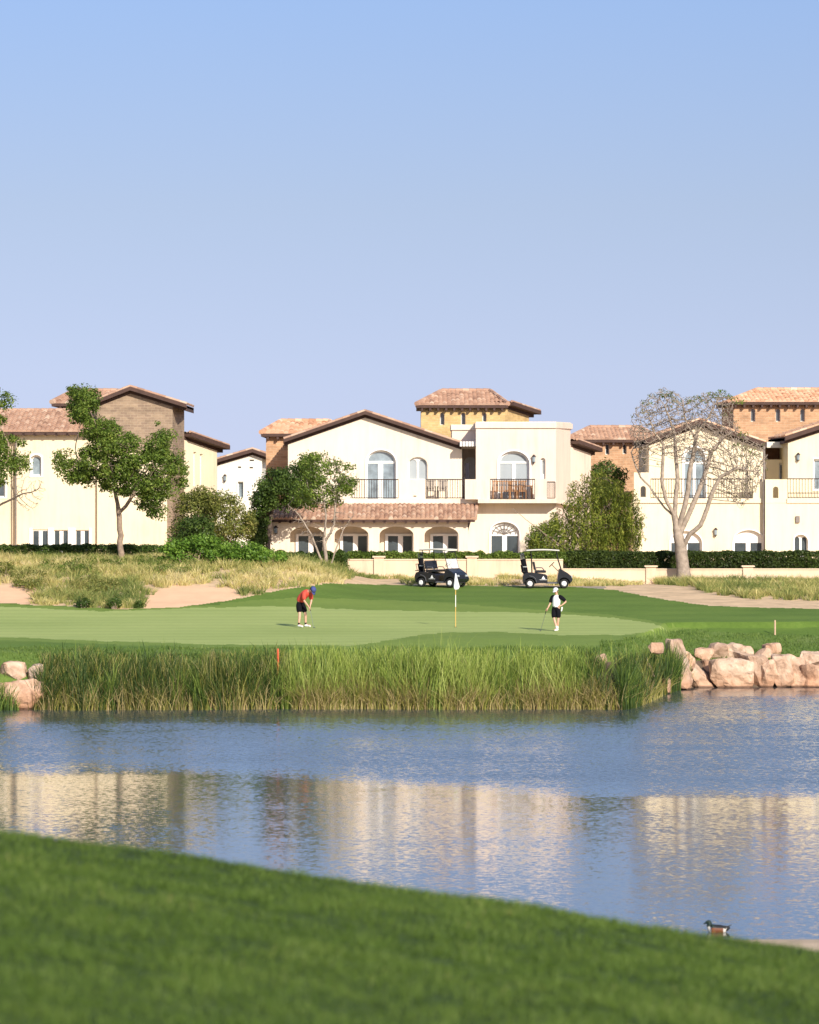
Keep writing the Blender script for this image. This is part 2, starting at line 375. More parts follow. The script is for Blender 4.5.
# ------------------------------------------------------------------ water
def make_water():
    m, nt, b = new_mat('lake_water')
    # ripples: two crossing slope fields; wind roughens the far strip, the near water is calmer
    g = nt.nodes.new('ShaderNodeNewGeometry'); sp = nt.nodes.new('ShaderNodeSeparateXYZ'); nt.links.new(g.outputs['Position'], sp.inputs[0])
    def N(op, *a):
        n = nt.nodes.new('ShaderNodeMath'); n.operation = op
        for i, v in enumerate(a):
            if isinstance(v, (int, float)): n.inputs[i].default_value = v
            else: nt.links.new(v, n.inputs[i])
        return n.outputs[0]
    def MR(v, a, b_, c, d):
        n = nt.nodes.new('ShaderNodeMapRange'); n.interpolation_type = 'SMOOTHSTEP'
        for i, q in enumerate((v, a, b_, c, d)):
            if isinstance(q, (int, float)): n.inputs[i].default_value = q
            else: nt.links.new(q, n.inputs[i])
        return n.outputs[0]
    edge = N('ADD', sp.outputs[1], N('MULTIPLY', tex_noise(nt, .12, 4, .6, wpos(nt, (.6, 1, 1))), 6))
    lim = MR(sp.outputs[0], -8, 8, 118, 109)
    wind = N('MULTIPLY', MR(N('SUBTRACT', edge, lim), -4, 4.5, 0, 1), MR(tex_noise(nt, .22, 4, .65, wpos(nt, (.5, 1, 1))), .3, .62, .8, 1.08))
    near = MR(sp.outputs[1], 74, 80, 1, 0)
    amp = N('ADD', N('ADD', WAVE[0], N('MULTIPLY', wind, WAVE[1])), N('MULTIPLY', near, .03))
    gust = MR(tex_noise(nt, .5, 3, .6, wpos(nt, (.35, .12, 1))), .3, .7, .88, 1.12)
    amp = N('MULTIPLY', amp, gust)
    def nz(sc, det, vs):
        n = nt.nodes.new('ShaderNodeTexNoise'); n.inputs['Scale'].default_value = sc; n.inputs['Detail'].default_value = det; n.inputs['Roughness'].default_value = .62
        nt.links.new(wpos(nt, vs), n.inputs['Vector']); s = nt.nodes.new('ShaderNodeSeparateColor'); nt.links.new(n.outputs['Color'], s.inputs[0]); return s.outputs
    a1 = nz(7.5, 3, (1, 1, 1)); a2 = nz(.35, 2, (.6, 1.3, 1))
    sx = N('MULTIPLY', N('SUBTRACT', a1[0], .5), N('MULTIPLY', amp, .40))
    sy = N('MULTIPLY', N('ADD', N('SUBTRACT', a1[1], .5), N('MULTIPLY', N('SUBTRACT', a2[1], .5), .16)), amp)
    # facets leaning towards the viewer's side show more than those leaning away
    sy = N('SUBTRACT', sy, N('MULTIPLY', wind, WAVE[2]))
    cb = nt.nodes.new('ShaderNodeCombineXYZ'); nt.links.new(sx, cb.inputs[0]); nt.links.new(sy, cb.inputs[1]); cb.inputs[2].default_value = 1
    nm = nt.nodes.new('ShaderNodeVectorMath'); nm.operation = 'NORMALIZE'; nt.links.new(cb.outputs[0], nm.inputs[0])
    nt.links.new(nm.outputs[0], b.inputs['Normal'])
    b.inputs['Base Color'].default_value = (.05, .062, .068, 1); b.inputs['IOR'].default_value = 1.55
    b.inputs['Specular IOR Level'].default_value = .5
    b.inputs['Roughness'].default_value = .07
    mb = MB(); mb.add([(-400, 50, 0), (400, 50, 0), (400, 175, 0), (-400, 175, 0)], [(0, 1, 2, 3)])
    o = build('lake_water', mb, m); tag(o, kind='structure')
WAVE = (.088, .28, .06)
make_water()

# ------------------------------------------------------------------ sky, sun, camera
SUN_AZ = R(24); SUN_EL = R(27)     # azimuth to the right of the viewer's back
tosun = Vector((math.sin(SUN_AZ)*math.cos(SUN_EL), -math.cos(SUN_AZ)*math.cos(SUN_EL), math.sin(SUN_EL)))
def make_sky():
    w = bpy.data.worlds.new('World'); SC.world = w; w.use_nodes = True; nt = w.node_tree
    bg = nt.nodes['Background']; sk = nt.nodes.new('ShaderNodeTexSky'); sk.sky_type = 'NISHITA'; sk.sun_disc = False
    sk.sun_elevation = SUN_EL
    # blender: rotation 0 puts the sun on +Y, turning clockwise seen from above
    sk.sun_rotation = math.atan2(tosun.x, tosun.y)
    sk.air_density = 1.0; sk.dust_density = .6; sk.ozone_density = 2.5; sk.altitude = 0
    # steepen the elevation so that the clear blue starts low, as on a dry desert morning
    tc = nt.nodes.new('ShaderNodeTexCoord'); mp = nt.nodes.new('ShaderNodeMapping'); mp.vector_type = 'POINT'
    mp.inputs['Location'].default_value = (0, 0, SKYADD); mp.inputs['Scale'].default_value = (1, 1, SKYMUL)
    nt.links.new(tc.outputs['Generated'], mp.inputs['Vector'])
    nv = nt.nodes.new('ShaderNodeVectorMath'); nv.operation = 'NORMALIZE'; nt.links.new(mp.outputs[0], nv.inputs[0])
    nt.links.new(nv.outputs[0], sk.inputs['Vector'])
    tintn = nt.nodes.new('ShaderNodeMix'); tintn.data_type = 'RGBA'; tintn.blend_type = 'MULTIPLY'; tintn.inputs[0].default_value = 1
    nt.links.new(sk.outputs[0], tintn.inputs[6]); sz = nt.nodes.new('ShaderNodeSeparateXYZ'); nt.links.new(tc.outputs['Generated'], sz.inputs[0])
    # dust near the ground mutes the lowest band of sky
    mr = nt.nodes.new('ShaderNodeMapRange'); mr.inputs[1].default_value = 0; mr.inputs[2].default_value = .5; nt.links.new(sz.outputs[2], mr.inputs[0])
    hz = ramp(nt, mr.outputs[0], [(.0, (.79, .64, .63)), (.058, (.82, .695, .67)), (.142, (.80, .72, .68)), (.245, (.735, .765, .82)), (.42, (.88, .87, .86)), (.7, (1, 1, 1))])
    t2 = nt.nodes.new('ShaderNodeVectorMath'); t2.operation = 'MULTIPLY'; nt.links.new(hz, t2.inputs[0]); t2.inputs[1].default_value = tuple(v*1.52 for v in SKYTINT)
    nt.links.new(t2.outputs[0], tintn.inputs[7])
    nt.links.new(tintn.outputs[2], bg.inputs['Color']); bg.inputs['Strength'].default_value = SKYSTR
    l = bpy.data.lights.new('sun', 'SUN'); l.energy = 4.4; l.angle = R(.5); l.color = (1, .92, .80)
    o = bpy.data.objects.new('sun', l); COL.objects.link(o); o.location = tosun*50
    o.rotation_euler = (-tosun).to_track_quat('-Z', 'Y').to_euler()
SKYADD = .19; SKYMUL = 1.0; SKYTINT = (1.19, 1.0, .93); SKYSTR = .107
make_sky()
cam = bpy.data.cameras.new('camera'); co = bpy.data.objects.new('camera', cam); COL.objects.link(co); SC.camera = co
co.location = (0, 0, CAMZ); co.rotation_euler = (R(90), 0, 0)
cam.sensor_fit = 'VERTICAL'; cam.sensor_height = 36; cam.lens = FPX/1024*36; cam.shift_y = -(512-HZ)/1024; cam.shift_x = 0
cam.clip_end = 20000; cam.clip_start = .5
cam.dof.use_dof = True; cam.dof.focus_distance = 168; cam.dof.aperture_fstop = cam.lens/1000/.045
SC.view_settings.view_transform = 'Standard'; SC.view_settings.look = 'None'; SC.view_settings.exposure = .40; SC.view_settings.gamma = 1
# ------------------------------------------------------------------ buildings
class Pl:
    """a vertical wall plane through two ground points, given by where they stand across the view and how far"""
    def __init__(s, x0, D0, x1, D1):
        s.A = Vector(((x0-CX)*D0/FPX, D0)); B = Vector(((x1-CX)*D1/FPX, D1)); s.e = (B-s.A).normalized()
        s.n = Vector((-s.e.y, s.e.x, 0))
        if s.n.y < 0: s.n = -s.n
    def uz(s, px, py):
        k = (px-CX)/FPX; ex, ey = s.e; ax, ay = s.A
        t = (k*ay-ax)/(ex-k*ey); D = ay+t*ey
        return (t, CAMZ-(py-HZ)*D/FPX)
    def at(s, t, z, off=0): return Vector((s.A.x+s.e.x*t, s.A.y+s.e.y*t, z))+s.n*off
    def p(s, px, py, off=0): return s.at(*s.uz(px, py), off)
def flat(D): return Pl(0, D, 819, D)
def rect(x0, x1, y0, y1): return [(x0, y1), (x1, y1), (x1, y0), (x0, y0)]
def arch(x0, x1, y0, y1, rise, n=14):
    cx = (x0+x1)/2; a = (x1-x0)/2
    return [(x0, y1), (x1, y1)]+[(cx+a*math.cos(math.pi*k/n), y0+rise-rise*math.sin(math.pi*k/n)) for k in range(n+1)]
def facade(mb, pl, outer, holes, t, rev=None, off=0, back=True):
    """wall of thickness t with real openings; rev = depth of the reveals when the wall is a body"""
    o2 = [pl.uz(*q) for q in outer]; h2 = [[pl.uz(*q) for q in h] for h in holes]
    loops = [[Vector((u, z, 0)) for u, z in o2]]+[[Vector((u, z, 0)) for u, z in h] for h in h2]
    tri = geometry.tessellate_polygon(loops); flatl = [p for l in loops for p in l]
    mb.add([pl.at(p.x, p.y, off) for p in flatl], tri)
    n = len(o2)
    mb.add([pl.at(u, z, off) for u, z in o2]+[pl.at(u, z, off+t) for u, z in o2], [(i, i+n, (i+1) % n+n, (i+1) % n) for i in range(n)])
    r = rev if rev else t
    for h in h2:
        n = len(h); mb.add([pl.at(u, z, off) for u, z in h]+[pl.at(u, z, off+r) for u, z in h], [(i, (i+1) % n, (i+1) % n+n, i+n) for i in range(n)])
    if rev is None: mb.add([pl.at(p.x, p.y, off+t) for p in flatl], tri)
    else: mb.add([pl.at(u, z, off+t) for u, z in o2], [tuple(range(len(o2)))])
    return mb
def grow(poly, g):
    cx = sum(p[0] for p in poly)/len(poly); cy = sum(p[1] for p in poly)/len(poly)
    return [(x+(g if x > cx else -g), y+(g if y > cy else -g)) for x, y in poly]
def window(par, pl, poly, rev, lights, pane='glass', name='window', surround=0, label=None, sill=False):
    """frame with glazed lights behind the wall face; lights = polygons of the panes"""
    mb = facade(MB(), pl, grow(poly, .35), lights, .08, off=rev+.002)
    f = build(name, mb, M['white'], par)
    if label: f['label'] = label
    pm = MB()
    for l in lights: pm.prism([pl.at(*pl.uz(*q), rev+.045) for q in grow(l, .2)], pl.n*.02)
    build('pane', pm, M[pane], f)
    if surround:
        sp_ = [q for q in grow(poly, surround)]
        build('surround', facade(MB(), pl, sp_, [poly], .05, off=-.05), M['white'], f)
    if sill:
        x0 = min(q[0] for q in poly); x1 = max(q[0] for q in poly); y1 = max(q[1] for q in poly)
        a = pl.p(x0-1, y1, -.12); b_ = pl.p(x1+1, y1, -.12); m_ = MB(); m_.prism([a, b_, b_-Vector((0, 0, .09)), a-Vector((0, 0, .09))], pl.n*.12)
        build('sill', m_, M['white'], f)
    return f
def double_door(x0, x1, y0, y1, mid=3.0, side=1.2, top=1.5):
    cx = (x0+x1)/2; return [rect(x0+side, cx-mid/2, y0+top, y1), rect(cx+mid/2, x1-side, y0+top, y1)]
def roof_field(mb, tint, E0, E1, T0, T1, w=.26, course=.42, r=.07, seed=0, lift=.0):
    """barrel-tiled slope between an eave E0-E1 and a top edge T0-T1, every tile course stepped"""
    E0, E1, T0, T1 = map(Vector, (E0, E1, T0, T1)); e = (E1-E0); L = e.length; e = e/L
    n = e.cross(T0-E0 if (T0-E0).cross(e).length > .01 else T1-E0).normalized()
    if n.z < 0: n = -n
    s = n.cross(e)
    if s.dot(T0-E0) < 0: s = -s
    a = (T0-E0).dot(e); b = (T1-E0).dot(e); h = (T0-E0).dot(s); lr = np.random.default_rng(seed)
    nt_ = max(2, int(round(L/w))); K = 6; nc = max(1, int(round(h/course))); cols = nt_*K
    for ti in range(nt_):
        for c in range(nc):
            tn = float(np.clip(lr.normal(.5, .22), 0, 1)); v0 = h*c/nc; v1 = h*(c+1)/nc
            jit = lr.uniform(-.012, .012); ok = True; vs = []
            for k in range(K+1):
                u = L*(ti+k/K)/nt_; hp = r*math.sin(math.pi*k/K)+jit
                lo = v0; hi = v1+.0
                vmax = h
                if a > 1e-6 and u < a: vmax = h*u/a
                if b < L-1e-6 and u > b: vmax = min(vmax, h*(L-u)/(L-b))
                hi = min(hi, vmax); lo = min(lo, vmax)
                p0 = E0+e*u+s*lo+n*(hp+.045+lift); p1 = E0+e*u+s*hi+n*(hp+lift); vs += [p0, p1, E0+e*u+s*lo+n*(lift-.02 if c == 0 else lift)]
                if vmax > v0+1e-4: ok = True
            if all((vs[3*k]-vs[3*k+1]).length < .05 for k in range(K+1)): continue
            fs = []
            for k in range(K): fs += [(3*k, 3*k+3, 3*k+4, 3*k+1), (3*k+2, 3*k+5, 3*k+3, 3*k)]
            mb.add(vs, fs); tint += [tn]*len(fs)
def build_tiles(name, mb, tint, mat, par):
    me_o = build(name, mb, mat, par, merge=False)
    at = me_o.data.attributes.new('tint', 'FLOAT', 'FACE'); at.data.foreach_set('value', tint); return me_o
def ridge_row(mb, tint, a, b, r=.13, seg=.4, seed=1):
    a = Vector(a); b = Vector(b); L = (b-a).length; n = max(1, int(L/seg)); lr = np.random.default_rng(seed); d = (b-a)/n
    for i in range(n):
        k = len(mb.f); mb.tube([a+d*i, a+d*(i+1.08)], [r*1.12, r*.92], 8); tint += [float(np.clip(lr.normal(.5, .22), 0, 1))]*(len(mb.f)-k)
def rafters(par, pl_pts, n, size=(.12, .5, .14), mat='brown'):
    """rafter tails under the eaves, one part each"""
    a, b = Vector(pl_pts[0]), Vector(pl_pts[1]); first = None
    e = (b-a).normalized(); rz = math.atan2(e.y, e.x)
    mb = MB(); mb.box((0, 0, 0), size, rz=rz)
    for i in range(n):
        p = a+(b-a)*((i+.5)/n)
        if first is None: o = build('rafter', mb, M[mat], None); first = o
        else: o = first.copy(); COL.objects.link(o)
        o.parent = par; o.location = p-world_loc(par)
def hip_roof(par, x0, x1, yE, D, depth, xr0, xr1, yR, mat, nraft=8, over=.45, seed=3, thick=.16, side_rx=None, Drake=None):
    """hip roof: front eave x0..x1 at height yE, ridge xr0..xr1 at height yR half-way back"""
    E0 = P(x0, yE, D-over); E1 = P(x1, yE, D-over); zt = P(0, yR, D+depth/2).z
    R0 = Vector(((xr0-CX)*(D+depth/2)/FPX, D+depth/2, zt)); R1 = Vector(((xr1-CX)*(D+depth/2)/FPX, D+depth/2, zt))
    B0 = Vector((E0.x, D+depth+over, E0.z)); B1_ = Vector((E1.x, D+depth+over, E1.z))
    mb = MB(); tn = []
    roof_field(mb, tn, E0, E1, R0, R1, seed=seed); roof_field(mb, tn, E1, B1_, R1, R1+Vector((0, .01, 0)), seed=seed+1)
    roof_field(mb, tn, B0, E0, R0+Vector((0, .01, 0)), R0, seed=seed+2); roof_field(mb, tn, B1_, B0, R1, R0, seed=seed+3)
    for q in ((E0, R0), (E1, R1), (R0, R1)): ridge_row(mb, tn, q[0]+Vector((0, 0, .06)), q[1]+Vector((0, 0, .06)), seed=seed)
    rf = build_tiles('roof', mb, tn, M[mat], par)
    so = MB(); dz = Vector((0, 0, -.03)); so.prism([E0+dz, E1+dz, B1_+dz, B0+dz], (0, 0, -thick)); build('eaves_board', so, M['brown'], rf)
    if nraft: rafters(par, (E0+Vector((.1, .25, -thick-.12)), E1+Vector((-.1, .25, -thick-.12))), nraft)
    return rf
def rake_roof(par, pl, pts, depth, mat='tile_red', over=.45, tile_px=2.2, board_px=2.0, seed=5, back=True):
    """roof slopes running back from a gable whose upper edge is the polyline pts; tiled on top, dark board below"""
    mb = MB(); tn = []; bd = MB()
    for i in range(len(pts)-1):
        (ax, ay), (bx, by) = pts[i], pts[i+1]
        a = pl.p(ax, ay, -over); b = pl.p(bx, by, -over); up = (by > ay)
        back_v = pl.n*(depth+over)
        # tiled slope: eave is the lower end
        lo, hi = (b, a) if up else (a, b)
        dz = Vector((0, 0, .05))
        roof_field(mb, tn, lo+dz, lo+back_v+dz, hi+dz, hi+back_v+dz, seed=seed+i)
        ridge_row(mb, tn, lo+Vector((0, 0, .1))+pl.n*.06, hi+Vector((0, 0, .1))+pl.n*.06, r=.08, seed=seed+i)
        th = board_px*a.y/FPX; f_ = pl.n*-.05+Vector((0, 0, .07)); bd.prism([a+f_, b+f_, b+pl.n*-.05-Vector((0, 0, th)), a+pl.n*-.05-Vector((0, 0, th))], pl.n*.049); bd.prism([a, b, b-Vector((0, 0, th)), a-Vector((0, 0, th))], back_v); w_ = pl.n*(over-.03); th2 = Vector((0, 0, th+.17)); bd.prism([a+w_-Vector((0, 0, .02)), b+w_-Vector((0, 0, .02)), b+w_-th2, a+w_-th2], back_v-w_-pl.n*.02)
    rf = build_tiles('roof', mb, tn, M[mat], par); build('eaves_board', bd, M['brown'], rf); return rf
def railing(par, pl, x0, x1, y0, y1, off=0, step=2.35):
    mb = MB(); a = pl.p(x0, y0, off); b = pl.p(x1, y0, off); zb = pl.p(x0, y1, off).z+.06
    mb.tube([a, b], .03, 5); a2 = Vector((a.x, a.y, zb)); b2 = Vector((b.x, b.y, zb)); mb.tube([a2, b2], .022, 5)
    n = max(2, int((x1-x0)/step))
    for i in range(n+1):
        q = a.lerp(b, i/n); mb.tube([(q.x, q.y, zb), q], .014 if 0 < i < n else .028, 4)
    return build('railing', mb, M['iron'], par)
def wall_lamp(par, pl, px, py):
    p = pl.p(px, py, -.16); mb = MB(); mb.box(pl.p(px, py+.5, -.02), (.12, .05, .3)); mb.tube([pl.p(px, py+3, -.03), p+Vector((0, -.02, -.28)), p+Vector((0, 0, -.2))], .018, 5)
    mb.cyl(p+Vector((0, 0, -.2)), p+Vector((0, 0, -.16)), .07, .1, 8); mb.cyl(p+Vector((0, 0, .12)), p+Vector((0, 0, .24)), .13, .03, 8)
    o = build('wall_lamp', mb, M['iron'], par); g = MB(); g.cyl(p+Vector((0, 0, -.16)), p+Vector((0, 0, .12)), .075, .1, 8); build('lantern_glass', g, M['glass_b'], o)
def body_walls(par, name, mat, pl, outer, holes, depth, rev=.22, off=0):
    return build(name, facade(MB(), pl, outer, holes, depth, rev, off), M[mat], par)
def slab(par, name, mat, pl, x0, x1, y0, y1, front, back):
    mb = MB(); mb.prism([pl.p(x0, y1, front), pl.p(x1, y1, front), pl.p(x1, y0, front), pl.p(x0, y0, front)], pl.n*(back-front)); return build(name, mb, M[mat], par)

# ---- central villa
def central_villa():
    D = 218.5; r = empty('villa', P(400, 560, D), 'cream villa with gabled front, four-arch arcade under a tiled roof and a flat-topped pinkish bay', 'house')
    F = flat(D)
    # gable block
    gd = arch(366, 396, 450, 501, 13); gw = arch(408, 427.5, 457, 480, 8)
    outer = [(288, 562), (462, 562), (462, 449), (440, 442.5), (365, 417), (288, 444)]
    body_walls(r, 'wall', 'cream', F, outer, [gd, gw], 12)
    window(r, F, gd, .22, [rect(367.5, 378, 463.5, 500), rect(383, 394.5, 463.5, 500), arch(368.5, 393.5, 452, 461, 8)], 'glass_b', 'balcony_door', surround=.9)
    window(r, F, gw, .2, [arch(409.5, 416.7, 459.5, 479, 3), arch(418.8, 426, 459.5, 479, 3)], 'shutter')
    rake_roof(r, F, [(284, 440.5), (365, 412.5), (461.5, 444.5)], 12.5, seed=11)
    # recess with a small door between gable and bay, and slatted pergola above it
    F2 = flat(221); rd = arch(463.5, 477, 457, 502, 7)
    body_walls(r, 'wall', 'pink', F2, [(461, 562), (480, 562), (480, 432), (461, 432)], [rd], 6)
    window(r, F2, rd, .2, [rect(465.5, 469.5, 463, 500)], 'glass', 'balcony_door')
    F2b = flat(219.3); body_walls(r, 'wall', 'pink', F2b, [(452, 449), (476.5, 449), (476.5, 429), (452, 429)][0:2]+[(476.5, 430), (452, 430)], [], 5)
    slab(r, 'parapet', 'cream', F2b, 451, 476.5, 424.6, 430, -.1, 5.1)
    for i in range(6): 
        x = 460+i*2.9; m = MB(); m.box2(P(x, 441.5, 217.3), P(x+1.3, 447, 221)); build('pergola_slat', m, M['white'], r)
    # flat topped bay with big arched window
    FB = flat(217); bd_ = arch(498, 529.5, 451, 501, 13); nw = arch(540.5, 545.5, 458, 480.5, 2.5, 8)
    outer = [(476, 503), (556, 503), (556, 428), (476, 428)]
    body_walls(r, 'wall', 'pink', FB, outer, [bd_, nw], 9)
    window(r, FB, bd_, .22, [rect(500, 512, 463.5, 500), rect(515.5, 527.5, 463.5, 500), arch(501, 526.5, 453.5, 461.5, 7.5)], 'shutter', 'balcony_door', surround=1.2)
    window(r, FB, nw, .2, [rect(541.8, 544.5, 461, 474)], 'curtain')
    FS = Pl(556, 217, 570.5, 221.5)
    body_walls(r, 'wall', 'pink', FS, [(556.02, 562), (570.5, 562), (570.5, 429), (556.02, 428)], [], .3, off=.003)
    mb = MB(); mb.prism([FB.p(475.4, 428, -.1), FB.p(556.3, 428, -.1), FS.p(571, 429, -.1), Vector((FS.p(571, 429).x, 228, FB.p(475, 428).z)), FB.p(475.4, 428, 9.2)], (0, 0, .29)); build('parapet', mb, M['pink'], r)
    mb = MB(); mb.prism([FB.p(476, 428, -.02)+Vector((0, 0, .29)), FB.p(556, 428, -.02)+Vector((0, 0, .29)), FS.p(570.6, 429, -.02)+Vector((0, 0, .3)), Vector((FS.p(570.6, 429).x, 227.5, FB.p(475, 428).z+.29)), FB.p(476, 428, 9)+Vector((0, 0, .29))], (0, 0, .05)); build('coping', mb, M['cream'], r)
    # lower storey of bay and ground-floor arched door
    FL = flat(216.2); ld = arch(489.5, 519.5, 522, 562, 12)
    body_walls(r, 'wall', 'cream', FL, [(466, 562), (556, 562), (556, 503.4), (480.5, 503.4), (476, 508), (470, 524), (466, 540)], [ld], 5)
    window(r, FL, ld, .2, [rect(491.5, 502.3, 536, 562), rect(507, 518, 536, 562)], 'glass', 'terrace_door', surround=.6)
    # lattice fanlight
    fan = MB(); c = FL.p(504.5, 534, .12)
    for k in range(1, 8):
        a = math.pi*k/8; fan.tube([c, FL.p(504.5+13*math.cos(a), 534-10.5*math.sin(a), .12)], .02, 4)
    for q in (5, 9): fan.tube([FL.p(504.5+q*1.3*math.cos(math.pi*k/12), 534-q*math.sin(math.pi*k/12), .12) for k in range(13)], .02, 4)
    build('fanlight_lattice', fan, M['greymetal'], r)
    FS2 = Pl(556, 216.2, 590, 223); body_walls(r, 'wall', 'pink', FS2, [(556.02, 562), (590, 562), (590, 507), (556.02, 503.4)], [], .3, off=.003)
    # balcony slabs and parapets
    slab(r, 'balcony_floor', 'cream', flat(216), 344, 482, 498.9, 503.6, -.15, 2.4)
    slab(r, 'balcony_floor', 'cream', flat(215.2), 478, 556.5, 499.3, 503.1, -.05, 1.75)
    FSb = Pl(556, 215.2, 584, 220.5); mb = MB(); mb.prism([FSb.p(556.6, 499.3), FSb.p(584, 503.5), FSb.p(584, 507.5), FSb.p(556.6, 503.1)], (0, 1.4, 0)); build('balcony_floor', mb, M['cream'], r)
    FP = flat(216)
    body_walls(r, 'parapet', 'cream', FP, rect(398.5, 425.5, 479.3, 499), [rect(411.5, 416.5, 487, 497)], .22, None)
    railing(r, FP, 352, 398.5, 479.5, 499, .1); railing(r, FP, 425.5, 465, 479.5, 499, .1)
    body_walls(r, 'parapet', 'cream', flat(215.3), rect(465, 490, 479.3, 499.3), [], .25, None)
    railing(r, flat(215.3), 490, 535, 479.3, 499.3, .1)
    body_walls(r, 'parapet', 'pink', flat(215.3), rect(535, 547, 479, 499.3), [], .25, None)
    railing(r, flat(215.3), 547, 555, 482, 499.3, .1, 1.2)
    # right rear wing with sloping eave
    FR = Pl(570.5, 221.5, 591, 224); body_walls(r, 'wall', 'pink', FR, [(570.5, 562), (591, 562), (591, 452), (570.5, 445)], [], 8)
    rake_roof(r, FR, [(570.8, 441), (594.5, 449.6)], 8.3, seed=31, board_px=2.6)
    # arcade
    FA = flat(213.5); arches = []
    for cx in (307, 351.5, 396.5, 441.5): arches.append(arch(cx-17, cx+17, 526.5, 562, 8.5, 18))
    build('arcade_wall', facade(MB(), FA, [(264, 562), (468, 562), (468, 519.5), (264, 519.5)], arches, .4), M['cream'], r)
    for cx in (307, 351.5, 396.5, 441.5):
        Dd = flat(214.9); dd = rect(cx-11, cx+17, 534, 562)
        window(r, Dd, dd, -.07, [rect(cx-8.5, cx+1.5, 536, 561), rect(cx+6.5, cx+15.5, 536, 561)], 'glass', 'terrace_door')
    m = MB(); m.box2(P(264.5, 521, 213.92), P(267, 562, 217.5)); build('wall', m, M['cream'], r)
    slab(r, 'wall', 'cream', flat(214.96), 264.5, 466, 512, 562, 0, 1.3)
    # lean-to roof
    mb = MB(); tn = []; E0 = P(261, 519.2, 213.0); E1 = P(475, 519.2, 213.0); T0 = P(269, 504.2, 216.0); T1 = P(481.5, 504.2, 216.0)
    roof_field(mb, tn, E0, E1, Vector((E0.x+.2, T0.y, T0.z)), Vector((T1.x-.25, T1.y, T1.z)), seed=41, r=.085, w=.24, course=.36)
    ridge_row(mb, tn, E0, Vector((E0.x+.2, T0.y, T0.z)), .12); ridge_row(mb, tn, E1+Vector((0, 0, .03)), Vector((T1.x-.25, T1.y, T1.z+.03)), .1)
    rf = build_tiles('lean_to_roof', mb, tn, M['tile_red'], r)
    m = MB(); zz = Vector((0, 0, -.04)); m.prism([E0+zz, E1+zz, Vector((E1.x, 215.9, T1.z-.1)), Vector((E0.x, 215.9, T1.z-.1))], (0, 0, -.12)); build('eaves_board', m, M['brown'], rf)
    rafters(r, (P(264, 521.8, 213.2), P(474, 521.8, 213.2)), 20, (.13, .4, .15))
    wall_lamp(r, FA, 276, 530); wall_lamp(r, FL, 466.5, 530) ; wall_lamp(r, FB, 533.8, 459)
    # chimney-like end pier at left edge of tile roof
    # yellow brick tower behind
    FT = flat(236)
    ws = [arch(440, 444.5, 412.5, 425, 2), arch(461, 465.5, 412.5, 425, 2), arch(482.5, 486.5, 412.5, 422, 2)]
    body_walls(r, 'tower_wall', 'bk_yellow', FT, [(421, 470), (505, 470), (505, 405.5), (421, 405.5)], ws, 8, .25)
    for w_ in ws: window(r, FT, w_, .25, [grow(w_, -.6)], 'glass', 'window')
    FT2 = Pl(505, 236, 529, 240); body_walls(r, 'tower_wall', 'bk_yellow', FT2, [(505.02, 470), (529, 470), (529, 412.5), (505.02, 405.5)], [], .3, off=.003)
    rf = hip_roof(r, 416.5, 508, 404.7, 236, 9, 442, 490, 391.5, 'tile_red', 11, seed=51)
    rake_roof(r, FT2, [(505.5, 403), (533.5, 412.2)], 1.6, seed=56, board_px=2.5)
    # ochre brick tower at left behind the gable
    FO = flat(226); body_walls(r, 'tower_wall', 'bk_orange', FO, [(266, 520), (330, 520), (330, 434), (266, 434)], [], 7)
    hip_roof(r, 261, 334, 433.2, 226, 7.5, 281, 330, 421.8, 'tile_tan', 7, seed=61)
    return r
central_villa()

